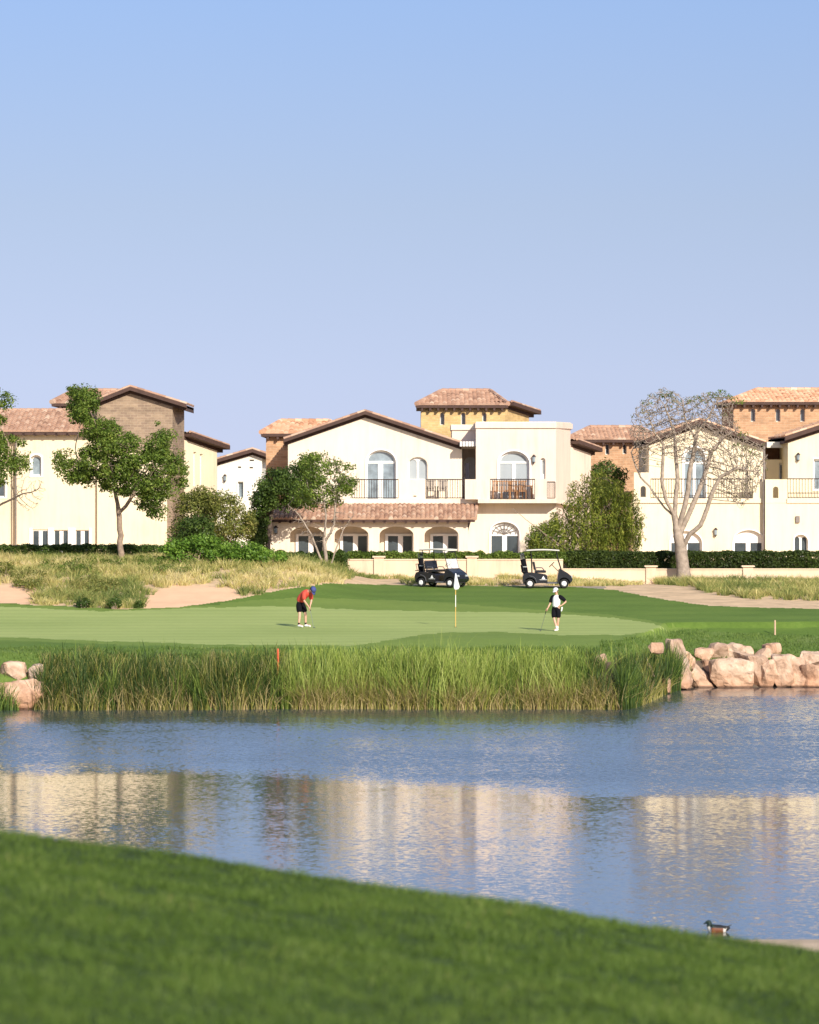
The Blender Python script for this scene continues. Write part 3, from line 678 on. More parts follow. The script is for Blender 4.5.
# ---- left villa
def left_villa():
    D = 222; r = empty('villa', P(90, 552, D), 'yellow villa at the left with three narrow ground-floor windows and a brown brick gable block', 'house')
    F = flat(D); F0 = flat(D+.6)
    wins = [rect(32.5, 48, 529.5, 556), rect(54, 68, 530, 556), rect(75.5, 89, 530, 556)]; aw = arch(31, 41.5, 455, 476, 4)
    body_walls(r, 'wall', 'yellow', F, [(16.5, 575), (172, 575), (172, 432.5), (16.5, 432.5)], wins+[aw], 10)
    lw = rect(-6, 5.5, 482, 497)
    body_walls(r, 'wall', 'yellow', F0, [(-60, 575), (16.5, 575), (16.5, 434), (-60, 434)], [lw], 9)
    window(r, F0, lw, .2, [rect(-4, 3.5, 484, 496)], 'glass', surround=1.5)
    for x0, x1 in ((32.5, 48), (54, 68), (75.5, 89)):
        c = (x0+x1)/2; window(r, F, rect(x0, x1, 529.8, 556), .1, [rect(x0+.6, c-1.6, 531, 556), rect(c+2.2, x1-.6, 531, 556)], 'glass')
    slab(r, 'window_surround', 'white', F, 29.5, 32.4, 528, 556, -.05, .02); slab(r, 'window_surround', 'white', F, 48.1, 53.9, 528, 556, -.05, .02)
    slab(r, 'window_surround', 'white', F, 68.1, 75.4, 528, 556, -.05, .02); slab(r, 'window_surround', 'white', F, 89.1, 91.5, 528, 556, -.05, .02)
    window(r, F, aw, .2, [arch(32.5, 40, 457, 474.5, 3)], 'glass_b', surround=1.4)
    m = MB(); m.tube([P(16, 434, D-.12), P(16, 560, D-.12)], .04, 6); build('downpipe', m, M['greymetal'], r)
    # main roof
    mb = MB(); tn = []; E0 = P(-62, 431.5, D-.5); E1 = P(100, 431.5, D-.5); T0 = P(-62, 410.5, D+4.2); T1 = P(100, 410.5, D+4.2)
    T1 = Vector((E1.x, T1.y, T1.z)); T0 = Vector((E0.x, T0.y, T0.z)); roof_field(mb, tn, E0, E1, T0, T1, seed=71, r=.085)
    ridge_row(mb, tn, T0, T1, .13); rf = build_tiles('roof', mb, tn, M['tile_red'], r)
    m = MB(); m.prism([E0-Vector((0, 0, .05)), E1-Vector((0, 0, .05)), T1-Vector((0, 0, .1)), T0-Vector((0, 0, .1))], (0, 0, -.14)); build('eaves_board', m, M['brown'], rf)
    rafters(r, (P(-58, 434.5, D-.25), P(84, 434.5, D-.25)), 13)
    # brown brick block
    FBk = flat(D-1.2+2.4)
    FBk = flat(221.6)
    body_walls(r, 'tower_wall', 'bk_brown', FBk, [(97, 452), (172.6, 452), (172.6, 403.5), (129.5, 391.5), (97, 403.5)], [], 6)
    FB2 = Pl(172.6, 221.6, 184.3, 224.8); body_walls(r, 'tower_wall', 'bk_brown', FB2, [(172.62, 575), (184.3, 575), (184.3, 406), (172.62, 403)], [], .3, off=.003)
    rake_roof(r, FBk, [(95, 402), (130.5, 388), (187, 405.5)], 7, seed=81, board_px=2.5)
    body_walls(r, 'wall', 'yellow', flat(221.68), [(97.2, 575), (172.5, 575), (172.5, 451.9), (97.2, 451.9)], [], .3)
    # rear hipped roof left of the block
    FH = flat(229); body_walls(r, 'tower_wall', 'bk_brown', FH, [(58, 440), (116, 440), (116, 404), (58, 404)], [], 6)
    hip_roof(r, 51.5, 124, 403, 229, 6, 74, 118, 391.5, 'tile_red', 5, seed=85)
    # right wing
    FW = Pl(184.3, 225, 217, 228.5); nwn = rect(193.5, 196.5, 452, 486); n2 = rect(200, 203, 454, 489)
    body_walls(r, 'wall', 'lemon', FW, [(183, 575), (217, 575), (217, 450), (183, 438.5)], [nwn, n2], 8, .15)
    for q in (nwn, n2): window(r, FW, q, .15, [grow(q, -.7)], 'curtain')
    rake_roof(r, FW, [(184, 433.5), (222.5, 446.8)], 9, seed=91, board_px=3.0)
    return r
left_villa()

def white_house():
    D = 252; r = empty('house', P(243, 545, D), 'small off-white gabled house seen in the gap right of the yellow villa', 'house')
    F = flat(D); w = rect(237.8, 243.5, 481.5, 498); v = [rect(249.5, 254, 459.6, 461), rect(238, 241, 466.5, 468), rect(249.5, 253, 467, 468.4)]
    body_walls(r, 'wall', 'white_r', F, [(217.5, 560), (262, 560), (262, 456.5), (252, 453.5), (217.5, 463.5)], [w]+v, 8, .2)
    window(r, F, w, .2, [rect(238.8, 242.7, 482.8, 497)], 'glass_b', surround=.8)
    slab(r, 'vent_backing', 'brown', F, 236, 256, 459, 469, .21, .3)
    rake_roof(r, F, [(214, 461.3), (252.5, 450), (268, 455.5)], 9, seed=95, board_px=2.3)
    wall_lamp(r, F, 225, 478)
    return r
white_house()

# ---- right villa
def right_villa():
    D = 221.5; r = empty('villa', P(720, 560, D), 'pale yellow villa at the right with two gables, iron balconies and an orange brick tower', 'house')
    F = flat(D); aw = arch(683, 705.5, 447, 500.5, 12); w2 = rect(668, 676, 470, 492)
    body_walls(r, 'wall', 'lemon', F, [(649, 503), (763.5, 503), (763.5, 446.5), (699, 424.5), (649, 442)], [aw], 10)
    window(r, F, aw, .22, [rect(685, 693, 464, 500), rect(696, 704, 464, 500), arch(685.5, 703, 449.5, 461, 9)], 'glass_b', 'balcony_door', surround=1.2)
    rake_roof(r, F, [(645, 440.5), (699, 420.8), (765, 443.5)], 11, 'tile_tan', seed=101, board_px=3.2)
    F1 = flat(220); g1 = arch(669.5, 702, 531.5, 566, 12); g2 = arch(733, 764, 530, 566, 12)
    body_walls(r, 'wall', 'lemon', F1, [(634, 575), (765, 575), (765, 503.2), (634, 503.2)], [g1, g2], 8)
    for a0, a1 in ((669.5, 702), (733, 764)):
        c = (a0+a1)/2; window(r, F1, arch(a0, a1, 531 if a0 < 700 else 530, 566, 12), .22, [rect(a0+2, c-2.3, 543, 566), rect(c+2.3, a1-2, 543, 566)], 'glass', 'terrace_door', surround=.7)
    slab(r, 'balcony_floor', 'lemon', F1, 633, 766, 498.5, 503, -.1, 1.5)
    build('parapet', facade(MB(), F1, rect(634, 650.5, 472.5, 498.5), [arch(640.5, 646, 486, 497, 2.5, 8)], .25), M['lemon'], r)
    railing(r, F1, 650.5, 753, 479, 498.5, .1, 2.6)
    build('parapet', facade(MB(), F1, rect(753, 765, 479, 498.5), [], .25), M['lemon'], r)
    # downpipe strip
    m = MB(); m.tube([P(764, 446, 219.7), P(764, 560, 219.7)], .07, 6); build('downpipe', m, M['greymetal'], r)
    # recess between the gables
    FR = flat(226); dd = rect(779, 787, 463, 490)
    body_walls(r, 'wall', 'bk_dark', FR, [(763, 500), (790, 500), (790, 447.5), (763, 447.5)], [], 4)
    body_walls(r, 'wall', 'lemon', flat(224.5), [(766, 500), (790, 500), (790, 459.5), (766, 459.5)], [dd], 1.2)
    window(r, flat(224.5), dd, .2, [rect(780.5, 786, 465, 488)], 'glass_b')
    slab(r, 'cornice', 'white_r', flat(223.8), 767, 789.5, 441.8, 447.6, 0, 3)
    # second gable and lower right part
    F2 = flat(219.5); sw = arch(793.5, 808, 534.5, 556, 7); uw = rect(813.5, 819.8, 459, 482)
    body_walls(r, 'wall', 'lemon', F2, [(765.2, 575), (880, 575), (880, 503.2), (765.2, 503.2)], [sw], 10)
    window(r, F2, sw, .22, [arch(795, 799.8, 537, 555, 2.5, 8), arch(802, 806.8, 537, 555, 2.5, 8)], 'glass', surround=1)
    F3 = flat(221); body_walls(r, 'wall', 'lemon', F3, [(788, 503), (885, 503), (885, 443), (842, 424), (788, 440)], [rect(813.5, 829, 459, 490)], 9)
    window(r, F3, rect(813.5, 829, 459, 490), .2, [rect(815, 820, 461, 489), rect(822, 827.5, 461, 489)], 'glass_b', surround=1)
    rake_roof(r, F3, [(784.5, 437.5), (843, 418.5), (889, 437)], 10, 'tile_tan', seed=105, board_px=3.2)
    build('parapet', facade(MB(), F2, rect(765.2, 787.5, 479.3, 503), [arch(773, 778.5, 486.5, 498, 2.5, 8)], .25), M['lemon'], r)
    slab(r, 'balcony_floor', 'lemon', F2, 787, 880, 498.5, 503.1, -.08, 1.5)
    railing(r, F2, 787.5, 880, 478.8, 498.5, .1, 2.9)
    wall_lamp(r, F1, 715.5, 532); wall_lamp(r, F3, 798, 457); slab(r, 'wall_sconce', 'greymetal', F2, 795.8, 799.6, 516, 522.5, -.14, 0)
    # orange brick tower
    FT = flat(238); ws = [arch(x-2.2, x+2.3, 408.5, 421.5, 2.3, 8) for x in (753, 778, 802.5, 828)]
    body_walls(r, 'tower_wall', 'bk_orange', FT, [(733.5, 480), (862, 480), (862, 403), (733.5, 403)], ws, 9, .25)
    for w_ in ws: window(r, FT, w_, .25, [grow(w_, -.6)], 'glass')
    hip_roof(r, 729.5, 866, 401.5, 238, 9.5, 757, 838, 390.5, 'tile_tan', 15, seed=111)
    return r
right_villa()
def rear_house():
    D = 246; r = empty('house', P(608, 540, D), 'orange brick house with a tiled hip roof and two slit windows, behind the weeping tree', 'house')
    F = flat(D); ws = [arch(605.3, 609.3, 443.5, 454.5, 2, 8), arch(622.8, 626.6, 444, 454, 2, 8), arch(588, 592, 446, 456, 2, 8)]
    body_walls(r, 'wall', 'bk_orange', F, [(572, 560), (655, 560), (655, 440.5), (572, 440.5)], ws, 9, .25)
    for w_ in ws: window(r, F, w_, .25, [grow(w_, -.6)], 'glass')
    hip_roof(r, 567, 660, 439.3, D, 9, 590, 640, 428, 'tile_red', 9, seed=121)
    return r
rear_house()

# ---- garden walls
def garden_wall(x0, x1, yt, yb, D, label, posts, mat='gwall'):
    r = empty('garden_wall', P((x0+x1)/2, yb, D), label, 'wall')
    F = flat(D); slab(r, 'wall_panel', mat, F, x0, x1, yt+1.2, yb+8, 0, .25); slab(r, 'coping', mat, F, x0, x1, yt, yt+1.2, -.04, .29)
    for p in posts:
        q = slab(r, 'pillar', mat, F, p-5, p+5, yt-1.5, yb+8, -.1, .38); slab(r, 'pillar_cap', mat, F, p-6.5, p+6.5, yt-3, yt-1.48, -.18, .46)
    return r
garden_wall(322, 563, 559, 578, 204.6, 'cream garden wall behind the golf carts with two capped pillars', (379, 472))
garden_wall(562.5, 900, 568.5, 584, 204.2, 'lower cream garden wall under the clipped hedge at the right', (651, 748))

# ---- balcony furniture
def chair(loc, rz, mat, label, group):
    r = empty('chair', (0, 0, 0), label, 'chair', group); m = MB(); m.box((0, 0, .44), (.48, .48, .05)); build('seat', m, M[mat], r)
    m = MB()
    for i in range(6): m.box((-.2+i*.08, .23, .72), (.05, .03, .5))
    m.box((0, .23, .98), (.5, .04, .06)); build('backrest', m, M[mat], r)
    for x in (-.22, .22):
        m = MB(); m.box((x, 0, .66), (.05, .48, .04)); m.box((x, -.2, .56), (.04, .04, .2)); build('armrest', m, M[mat], r)
        for y in (-.21, .21): m = MB(); m.box((x, y, .21), (.05, .05, .42)); build('leg', m, M[mat], r)
    r.location = loc; r.rotation_euler = (0, 0, rz); return r
def table(loc, mat, label, w=1.5, d=.8):
    r = empty('table', (0, 0, 0), label, 'table'); m = MB(); m.box((0, 0, .72), (w, d, .05)); build('tabletop', m, M[mat], r)
    for x in (-w/2+.08, w/2-.08):
        for y in (-d/2+.08, d/2-.08): m = MB(); m.box((x, y, .35), (.07, .07, .7)); build('leg', m, M[mat], r)
    r.location = loc; return r
zb = P(0, 499.3, 215.3).z
g = 'wooden chairs on the bay balcony'
def onb(px, D=216.2): v = P(px, 499, D); v.z = zb; return v
chair(onb(497), R(180), 'wood', 'wooden chair at the left end of the table on the bay balcony', g)
chair(onb(506), R(180), 'wood', 'wooden chair with its back to the railing, second on the bay balcony', g)
chair(onb(513.5), R(170), 'wood', 'wooden chair third from the left on the bay balcony', g)
chair(onb(520.5), R(205), 'wood', 'wooden chair beside the dark gap at the right of the balcony table', g)
table(onb(521, 216.6), 'wood', 'wooden table standing on the bay balcony behind its chairs', 1.3, .5)
zb = P(0, 499, 216).z
def onb2(px, D=217.2): v = P(px, 499, D); v.z = zb; return v
g = 'grey chairs on the gable balcony'
chair(onb2(431), R(170), 'greymetal', 'grey chair nearer the arched shutters on the gable balcony', g)
chair(onb2(442), R(190), 'greymetal', 'grey chair nearer the recessed door on the gable balcony', g)
# ------------------------------------------------------------------ vegetation
def edge_dist(px, py, poly):
    d = np.full(px.shape, 1e9); n = len(poly)
    for i in range(n):
        a = np.array(poly[i], float); b = np.array(poly[(i+1) % n], float); ab = b-a
        t = np.clip(((px-a[0])*ab[0]+(py-a[1])*ab[1])/(ab@ab+1e-9), 0, 1)
        d = np.minimum(d, np.hypot(px-a[0]-t*ab[0], py-a[1]-t*ab[1]))
    return d
def crown_pts(poly, n, D, T, inset=2.0, seed=0, surf=.5):
    """points filling a crown: the traced outline swollen to a real depth T (m) either side of D"""
    r = np.random.default_rng(seed); P_ = np.array(poly, float); lo = P_.min(0); hi = P_.max(0); out = np.zeros((0, 3)); 
    gx, gy = np.meshgrid(np.linspace(lo[0], hi[0], 60), np.linspace(lo[1], hi[1], 60)); ins = inpoly(gx.ravel(), gy.ravel(), poly)
    dm = edge_dist(gx.ravel()[ins], gy.ravel()[ins], poly).max()
    while len(out) < n:
        q = r.uniform(lo, hi, (n*4, 2)); q = q[inpoly(q[:, 0], q[:, 1], poly)]; e = edge_dist(q[:, 0], q[:, 1], poly); k = e > inset; q = q[k]; e = e[k]
        th = T*np.sqrt(np.clip(e/dm, 0, 1)*(2-np.clip(e/dm, 0, 1))); u = r.uniform(-1, 1, len(q)); u = np.sign(u)*np.abs(u)**surf
        d = D+u*th; out = np.vstack([out, np.stack([(q[:, 0]-CX)*D/FPX, d, CAMZ-(q[:, 1]-HZ)*D/FPX], 1)])
    return out[:n]
def leaves(cent, rad, n_per, size, seed=0, up=.35, aspect=.5, sq=.8, droop=0, shell=.55):
    r = np.random.default_rng(seed); K = len(cent); rad = np.broadcast_to(rad, (K,)); N = K*n_per
    d = r.normal(size=(N, 3)); d /= np.linalg.norm(d, axis=1)[:, None]
    rr = np.repeat(rad, n_per)*(shell+(1-shell)*r.random(N)**.5)*(1+.25*r.normal(size=N).clip(-1, 1)); c = np.repeat(cent, n_per, 0)
    p = c+d*rr[:, None]*np.array([1, 1, sq])
    nrm = d*.7+r.normal(size=(N, 3))*.55+np.array([0, 0, up]); nrm /= np.linalg.norm(nrm, axis=1)[:, None]
    t = np.cross(nrm, r.normal(size=(N, 3))); 
    if droop: t = t*(1-droop)+np.array([0, 0, -droop*1.5]); t -= nrm*(t*nrm).sum(1)[:, None]
    t /= np.linalg.norm(t, axis=1)[:, None]+1e-9; b = np.cross(nrm, t)
    s = size*(.6+.8*r.random(N))[:, None]
    V = np.stack([p-t*s*.5, p+b*s*aspect*.5+nrm*s*.08, p+t*s*.5, p-b*s*aspect*.5+nrm*s*.08], 1).reshape(-1, 3)
    F = np.arange(N*4).reshape(N, 4); return V, F
def colonize(seeds, attr, step=.3, infl=2.5, kill=.45, iters=90, grav=0.0, seed=0):
    """grow branches towards the crown points; seeds: list of polylines (first starts at the ground)"""
    r = np.random.default_rng(seed); nodes = []; par = []
    for pl in seeds:
        prev = None
        for i, p in enumerate(pl):
            p = np.array(p, float)
            if i == 0:
                if nodes:
                    j = int(np.argmin(np.linalg.norm(np.array(nodes)-p, axis=1))); 
                    prev = j; p0 = nodes[j]
                    if np.linalg.norm(p0-p) > step*.3: pass
                    else: continue
                    nodes.append(p); par.append(prev); prev = len(nodes)-1
                else: nodes.append(p); par.append(-1); prev = 0
                continue
            q0 = nodes[prev].copy(); L = np.linalg.norm(p-q0); n = max(1, int(L/step))
            for k in range(1, n+1):
                q = q0+(p-q0)*k/n+(r.normal(size=3)*step*.05 if k < n else 0); nodes.append(q); par.append(prev); prev = len(nodes)-1
    A = np.array(attr, float); best = np.full(len(A), 1e9); bi = np.zeros(len(A), int); start = 0
    N = np.array(nodes); 
    for it in range(iters):
        if len(A) == 0: break
        new = N[start:]; 
        if len(new):
            dd = np.linalg.norm(A[:, None]-new[None], axis=2); j = dd.argmin(1); m = dd[np.arange(len(A)), j]; u = m < best; best[u] = m[u]; bi[u] = j[u]+start
        start = len(N); alive = best > kill; A = A[alive]; best = best[alive]; bi = bi[alive]
        act = best < infl*(1+it*.08)
        if not act.any(): break
        ids = np.unique(bi[act]); D_ = []
        for i in ids:
            v = A[act & (bi == i)]-N[i]; v /= np.linalg.norm(v, axis=1)[:, None]+1e-9; s = v.sum(0)+r.normal(size=3)*.25+np.array([0, 0, grav]); s /= np.linalg.norm(s)+1e-9
            D_.append(N[i]+s*step*(.75+.5*r.random()))
        N = np.vstack([N, D_]); par += list(ids)
        if len(N) > 20000: break
    return N, np.array(par)
def branch_mesh(N, par, tip=.012, trunk=.2, expo=2.2):
    n = len(N); dist = np.zeros(n)
    for i in range(1, n):
        if par[i] >= 0: dist[i] = dist[par[i]]+np.linalg.norm(N[i]-N[par[i]])
    a = np.full(n, tip**expo); kids = np.zeros(n, int)
    for i in range(n-1, 0, -1):
        if par[i] >= 0: a[par[i]] += a[i] if kids[par[i]] else a[i]-tip**expo*.0; kids[par[i]] += 1
    rad = a**(1/expo); k = trunk/rad[0]; rad = tip+(rad-tip)*((trunk-tip)/(rad[0]-tip))*(1-.62*dist/dist.max())*np.where(dist < .5, 1.25-.5*dist, 1)
    V = []; F = []; off = 0
    for i in range(1, n):
        p = N[par[i]]; q = N[i]; d = q-p; L = np.linalg.norm(d)
        if L < 1e-5: continue
        d = d/L; r1 = min(rad[par[i]], rad[i]*1.35); r2 = rad[i]; m = 8 if r1 > .07 else (5 if r1 > .03 else 3)
        up = np.array([0, 0, 1.]) if abs(d[2]) < .9 else np.array([1., 0, 0]); s = np.cross(d, up); s /= np.linalg.norm(s); t = np.cross(d, s)
        th = np.arange(m)*2*math.pi/m; c = np.cos(th)[:, None]*s+np.sin(th)[:, None]*t
        V.append(p+c*r1-d*r1*.2); V.append(q+c*r2+d*r2*.25)
        for j in range(m): F.append((off+j, off+(j+1) % m, off+m+(j+1) % m, off+m+j))
        off += 2*m
    return np.vstack(V), np.array(F), rad
def tree(name, label, base, seeds, poly, D, T, n_attr, bark, leaf=None, trunk=.16, cl=None, seed=0, step=.3, kill=.45, tip=.012, group=None, extra_attr=None, leaf_kw=None, grav=0, inset=2, cat='tree', expo=2.2):
    r = empty(name, base, label, cat, group)
    A = crown_pts(poly, n_attr, D, T, inset=inset, seed=seed, surf=.75)
    if extra_attr is not None: A = np.vstack([A, extra_attr])
    N, par = colonize(seeds, A, step=step, kill=kill, seed=seed, grav=grav)
    V, F, rad = branch_mesh(N, par, tip, trunk, expo)
    # split stem from limbs by thickness
    np_mesh('trunk', V, F, M[bark], r, smooth=True)
    if leaf:
        Vc = []; Fc = []
        for lm, cpoly, nc, cr, nper, size, kw in leaf:
            C_ = crown_pts(cpoly or poly, nc, D, T, inset=kw.pop('inset', 3), seed=seed+5, surf=.5)
            cr_ = np.random.default_rng(seed).uniform(cr*.6, cr*1.25, len(C_))
            V, F = leaves(C_, cr_, nper, size, seed=seed+9, **kw); Vc.append(V); Fc.append(F+sum(len(q) for q in Vc[:-1]))
        np_mesh('crown', np.vstack(Vc), np.vstack(Fc), M[leaf[0][0]], r)
    return r, N, par
def shrub(name, label, poly, D, T, mat, nc, cr, nper, size, seed=0, cat='shrub', group=None, ground=None, **kw):
    P_ = np.array(poly, float); bx = (P_[:, 0].min()+P_[:, 0].max())/2; by = P_[:, 1].max(); base = P(bx, by, D); base.z = min(base.z, float(H(base.x, D)))if ground is None else ground
    r = empty(name, base, label, cat, group); C_ = crown_pts(poly, nc, D, T, inset=2.0, seed=seed, surf=.6)
    V, F = leaves(C_, np.random.default_rng(seed).uniform(cr*.6, cr*1.2, len(C_)), nper, size, seed=seed, **kw); np_mesh('foliage', V, F, M[mat], r)
    # woody stems reaching the foliage from the ground
    sel = C_[np.random.default_rng(seed).choice(len(C_), min(len(C_), 14), False)]; mb = MB(); lr = random.Random(seed)
    for c in sel:
        bz = float(H(c[0], c[1])); a = Vector((bx_ := base.x+(c[0]-base.x)*.45, c[1], min(bz, c[2]-.1))); e = Vector(c); mid = a.lerp(e, .5)+Vector((lr.uniform(-.1, .1), 0, .05)); mb.tube([a, mid, e], [.03, .022, .01], 5)
    build('stem', mb, M['bark'], r); return r
M['leaf_mid'] = leafmat('mid_green_leaves', [(0, (.035, .065, .010)), (.35, (.09, .15, .020)), (.65, (.17, .245, .038)), (1, (.34, .39, .08))])
M['leaf_dark'] = leafmat('dark_green_leaves', [(0, (.028, .055, .012)), (.5, (.07, .12, .022)), (1, (.15, .22, .04))])
M['leaf_olive'] = leafmat('olive_leaves', [(0, (.08, .10, .02)), (.45, (.18, .21, .045)), (.8, (.29, .28, .07)), (1, (.38, .27, .12))])
M['leaf_bright'] = leafmat('bright_green_leaves', [(0, (.05, .11, .015)), (.45, (.13, .25, .03)), (1, (.28, .42, .06))])
M['leaf_weep'] = leafmat('weeping_leaves', [(0, (.06, .085, .013)), (.35, (.16, .21, .028)), (.7, (.32, .36, .055)), (1, (.52, .50, .12))])
M['leaf_hedge'] = leafmat('hedge_leaves', [(0, (.018, .032, .008)), (.5, (.050, .080, .016)), (1, (.14, .19, .035))])
M['leaf_pale'] = leafmat('sparse_pod_leaves', [(0, (.08, .09, .03)), (.5, (.15, .19, .05)), (1, (.30, .26, .13))])

def polyP(pts, D): return [tuple(P(x, y, D+(q[0] if q else 0))) for x, y, *q in pts]
# left broad tree
T1 = [(68, 387), (82, 383.7), (97, 390), (99, 407), (113, 421), (128, 432), (137, 438), (150, 441), (154, 421), (171, 423), (174, 436), (168, 447), (185, 452), (188, 480), (172, 496), (165, 520), (149, 518), (140, 507), (120, 497), (96, 488), (72, 483), (50, 467), (56, 450), (84, 450), (88, 438), (77, 428), (69, 408)]
tree('shade_tree', 'broad green leafy tree with one slim trunk, in front of the yellow villa', P(121, 556, 200),
     [polyP([(121, 560), (119.3, 517), (116, 497), (112, 470)], 200), polyP([(119, 513), (126, 506), (133, 495), (142, 475, .6)], 200), polyP([(116, 492), (98, 470, -.8), (80, 460, -1)], 200)],
     T1, 200, 2.6, 420, 'bark', [('leaf_mid', None, 250, .40, 120, .14, dict(up=.5, inset=3.5)), ('leaf_mid', None, 230, .24, 42, .13, dict(up=.5, inset=.8)), ('leaf_mid', [(66, 388), (98, 386), (100, 425), (70, 425)], 30, .3, 80, .14, dict(up=.5))], trunk=.15, seed=3)
T0 = [(-90, 400), (-40, 376), (-5, 386), (9, 394), (10, 406), (2, 416), (12, 430), (24, 442), (29, 455), (33, 470), (22, 481), (8, 486), (0, 494), (-60, 500), (-90, 470)]
tree('shade_tree', 'green leafy tree cut off by the left edge of the view', P(-30, 558, 199),
     [polyP([(-30, 562), (-32, 530), (-30, 495), (-28, 460)], 199), polyP([(-31, 505), (-15, 480), (5, 465)], 199)], T0, 199, 2.6, 350, 'bark',
     [('leaf_mid', None, 190, .42, 120, .14, dict(up=.5)), ('leaf_mid', None, 120, .22, 42, .13, dict(up=.5, inset=.8))], trunk=.2, seed=13)
tree('bare_tree', 'bare leafless twiggy branch reaching in from the left edge before the yellow wall', P(-40, 560, 203),
     [polyP([(-40, 562), (-36, 540), (-20, 515), (0, 505), (22, 494)], 203)], [(5, 480), (30, 472), (48, 478), (50, 492), (38, 512), (24, 515), (10, 500)], 203, .8, 260, 'bark_dark', trunk=.09, seed=14, step=.16, kill=.2, tip=.007, group=None)
# dense dark tree left of the arcade
T2 = [(252, 500), (256, 486), (269, 468), (281, 470), (296, 462), (299, 453), (312, 460), (318, 480), (316, 500), (300, 508), (282, 509), (270, 512), (264, 545), (250, 548), (249, 520)]
tree('dense_tree', 'dense dark green tree at the left corner of the cream villa', P(270, 565, 211.0),
     [polyP([(270, 566), (268, 545), (270, 520), (276, 495)], 211.0)], T2, 211.0, 1.5, 200, 'bark_dark', [('leaf_dark', None, 170, .42, 120, .14, dict(up=.5)), ('leaf_dark', None, 70, .22, 40, .13, dict(up=.5, inset=.6))], trunk=.14, seed=23)
T2b = [(298, 456), (325, 451), (338, 456), (345, 462), (360, 468), (362, 480), (356, 492), (346, 503), (328, 510), (300, 508), (292, 495), (300, 475)]
tw = crown_pts([(285, 500), (355, 500), (358, 520), (345, 540), (322, 545), (300, 540), (285, 520)], 240, 207.5, 1.3, seed=4)
tree('multi_stem_tree', 'pale many-stemmed tree with thin green top before the arcade', P(328, 577, 207.5) if False else P(328, 577, 203.6),
     [polyP([(328, 581), (326, 560), (324, 540), (326, 515), (322, 490)], 203.6), polyP([(327, 572), (318, 552), (311, 534), (299, 515), (288, 505)], 203.6), polyP([(329, 572), (335, 552), (343, 530), (354, 514)], 203.6), polyP([(325, 545), (334, 525), (336, 500), (340, 480)], 203.6)],
     T2b, 203.6, 1.5, 300, 'bark_pale', [('leaf_mid', None, 62, .36, 90, .13, dict(up=.4)), ('leaf_mid', None, 60, .2, 36, .12, dict(up=.4, inset=.6))], trunk=.12, seed=33, step=.2, kill=.26, tip=.009, extra_attr=tw+np.array([0, -3.9, 0]), expo=2.6)
# dark tree between the villas and weeping tree
tree('dense_tree', 'small dark tree in the gap behind the weeping tree', P(606, 560, 226), [polyP([(606, 562), (606, 520), (606, 490)], 226)],
     [(588, 466), (600, 457), (613, 461), (624, 470), (630, 500), (628, 550), (596, 552), (588, 500)], 226, 1.3, 90, 'bark_dark', [('leaf_dark', None, 90, .45, 90, .17, dict(up=.5))], trunk=.12, seed=43)
def weeping():
    D = 208.5; base = P(585, 570, D); r = empty('weeping_tree', base, 'yellow-green weeping tree with hanging foliage right of the cream villa', 'tree')
    poly = [(529, 552), (524, 534), (536, 525), (548, 517), (557, 507), (566, 496), (572, 482), (582, 472), (598, 468), (612, 474), (626, 484), (638, 498), (643, 514), (645, 532), (638, 545), (622, 552), (612, 566), (560, 567), (540, 563)]
    A = crown_pts(poly, 330, D, 2.3, seed=51, surf=.75)
    N, par = colonize([polyP([(585, 572), (586, 550), (584, 525), (588, 500)], D), polyP([(585, 545), (570, 520, -.8), (556, 512, -1)], D), polyP([(585, 535), (602, 510, .6), (615, 500, .8)], D), polyP([(584, 560), (560, 545, -1), (540, 530, -1.2), (512, 508, -1.4)], D)], A, seed=5)
    V, F, _ = branch_mesh(N, par, .012, .2); np_mesh('trunk', V, F, M['bark'], r, smooth=True)
    rr = np.random.default_rng(8); tips = crown_pts(poly, 700, D, 2.4, inset=1.5, seed=52, surf=.45); Vs = []; 
    # hanging strands of narrow leaves
    for t in tips:
        L = rr.uniform(.5, 1.5); n = int(L/.055); zz = t[2]-np.arange(n)*.055*(1+.1*rr.normal()); dx = rr.normal(size=2)*.12
        q = np.stack([t[0]+dx[0]*np.linspace(0, 1, n)**1.5+rr.normal(size=n)*.05, t[1]+dx[1]*np.linspace(0, 1, n)+rr.normal(size=n)*.05, zz], 1); q = q[q[:, 2] > P(0, 569, D).z]; Vs.append(q)
    C_ = np.vstack(Vs); V, F = leaves(C_, .03, 2, .17, seed=53, up=.1, aspect=.24, droop=.6, shell=.2); np_mesh('crown', V, F, M['leaf_weep'], r)
    C3 = crown_pts(poly, 150, D, 2.3, inset=1.0, seed=57, surf=.5); V, F = leaves(C3, .27, 46, .15, seed=58, up=.3, aspect=.3, droop=.3); np_mesh('upper_foliage', V, F, M['leaf_weep'], r)
    C2 = crown_pts([(531, 552), (526, 534), (540, 524), (560, 520), (570, 560), (540, 563)], 40, D, 1.6, seed=54); V, F = leaves(C2, .35, 60, .13, seed=55); np_mesh('crown', V, F, M['leaf_mid'], r)
weeping()
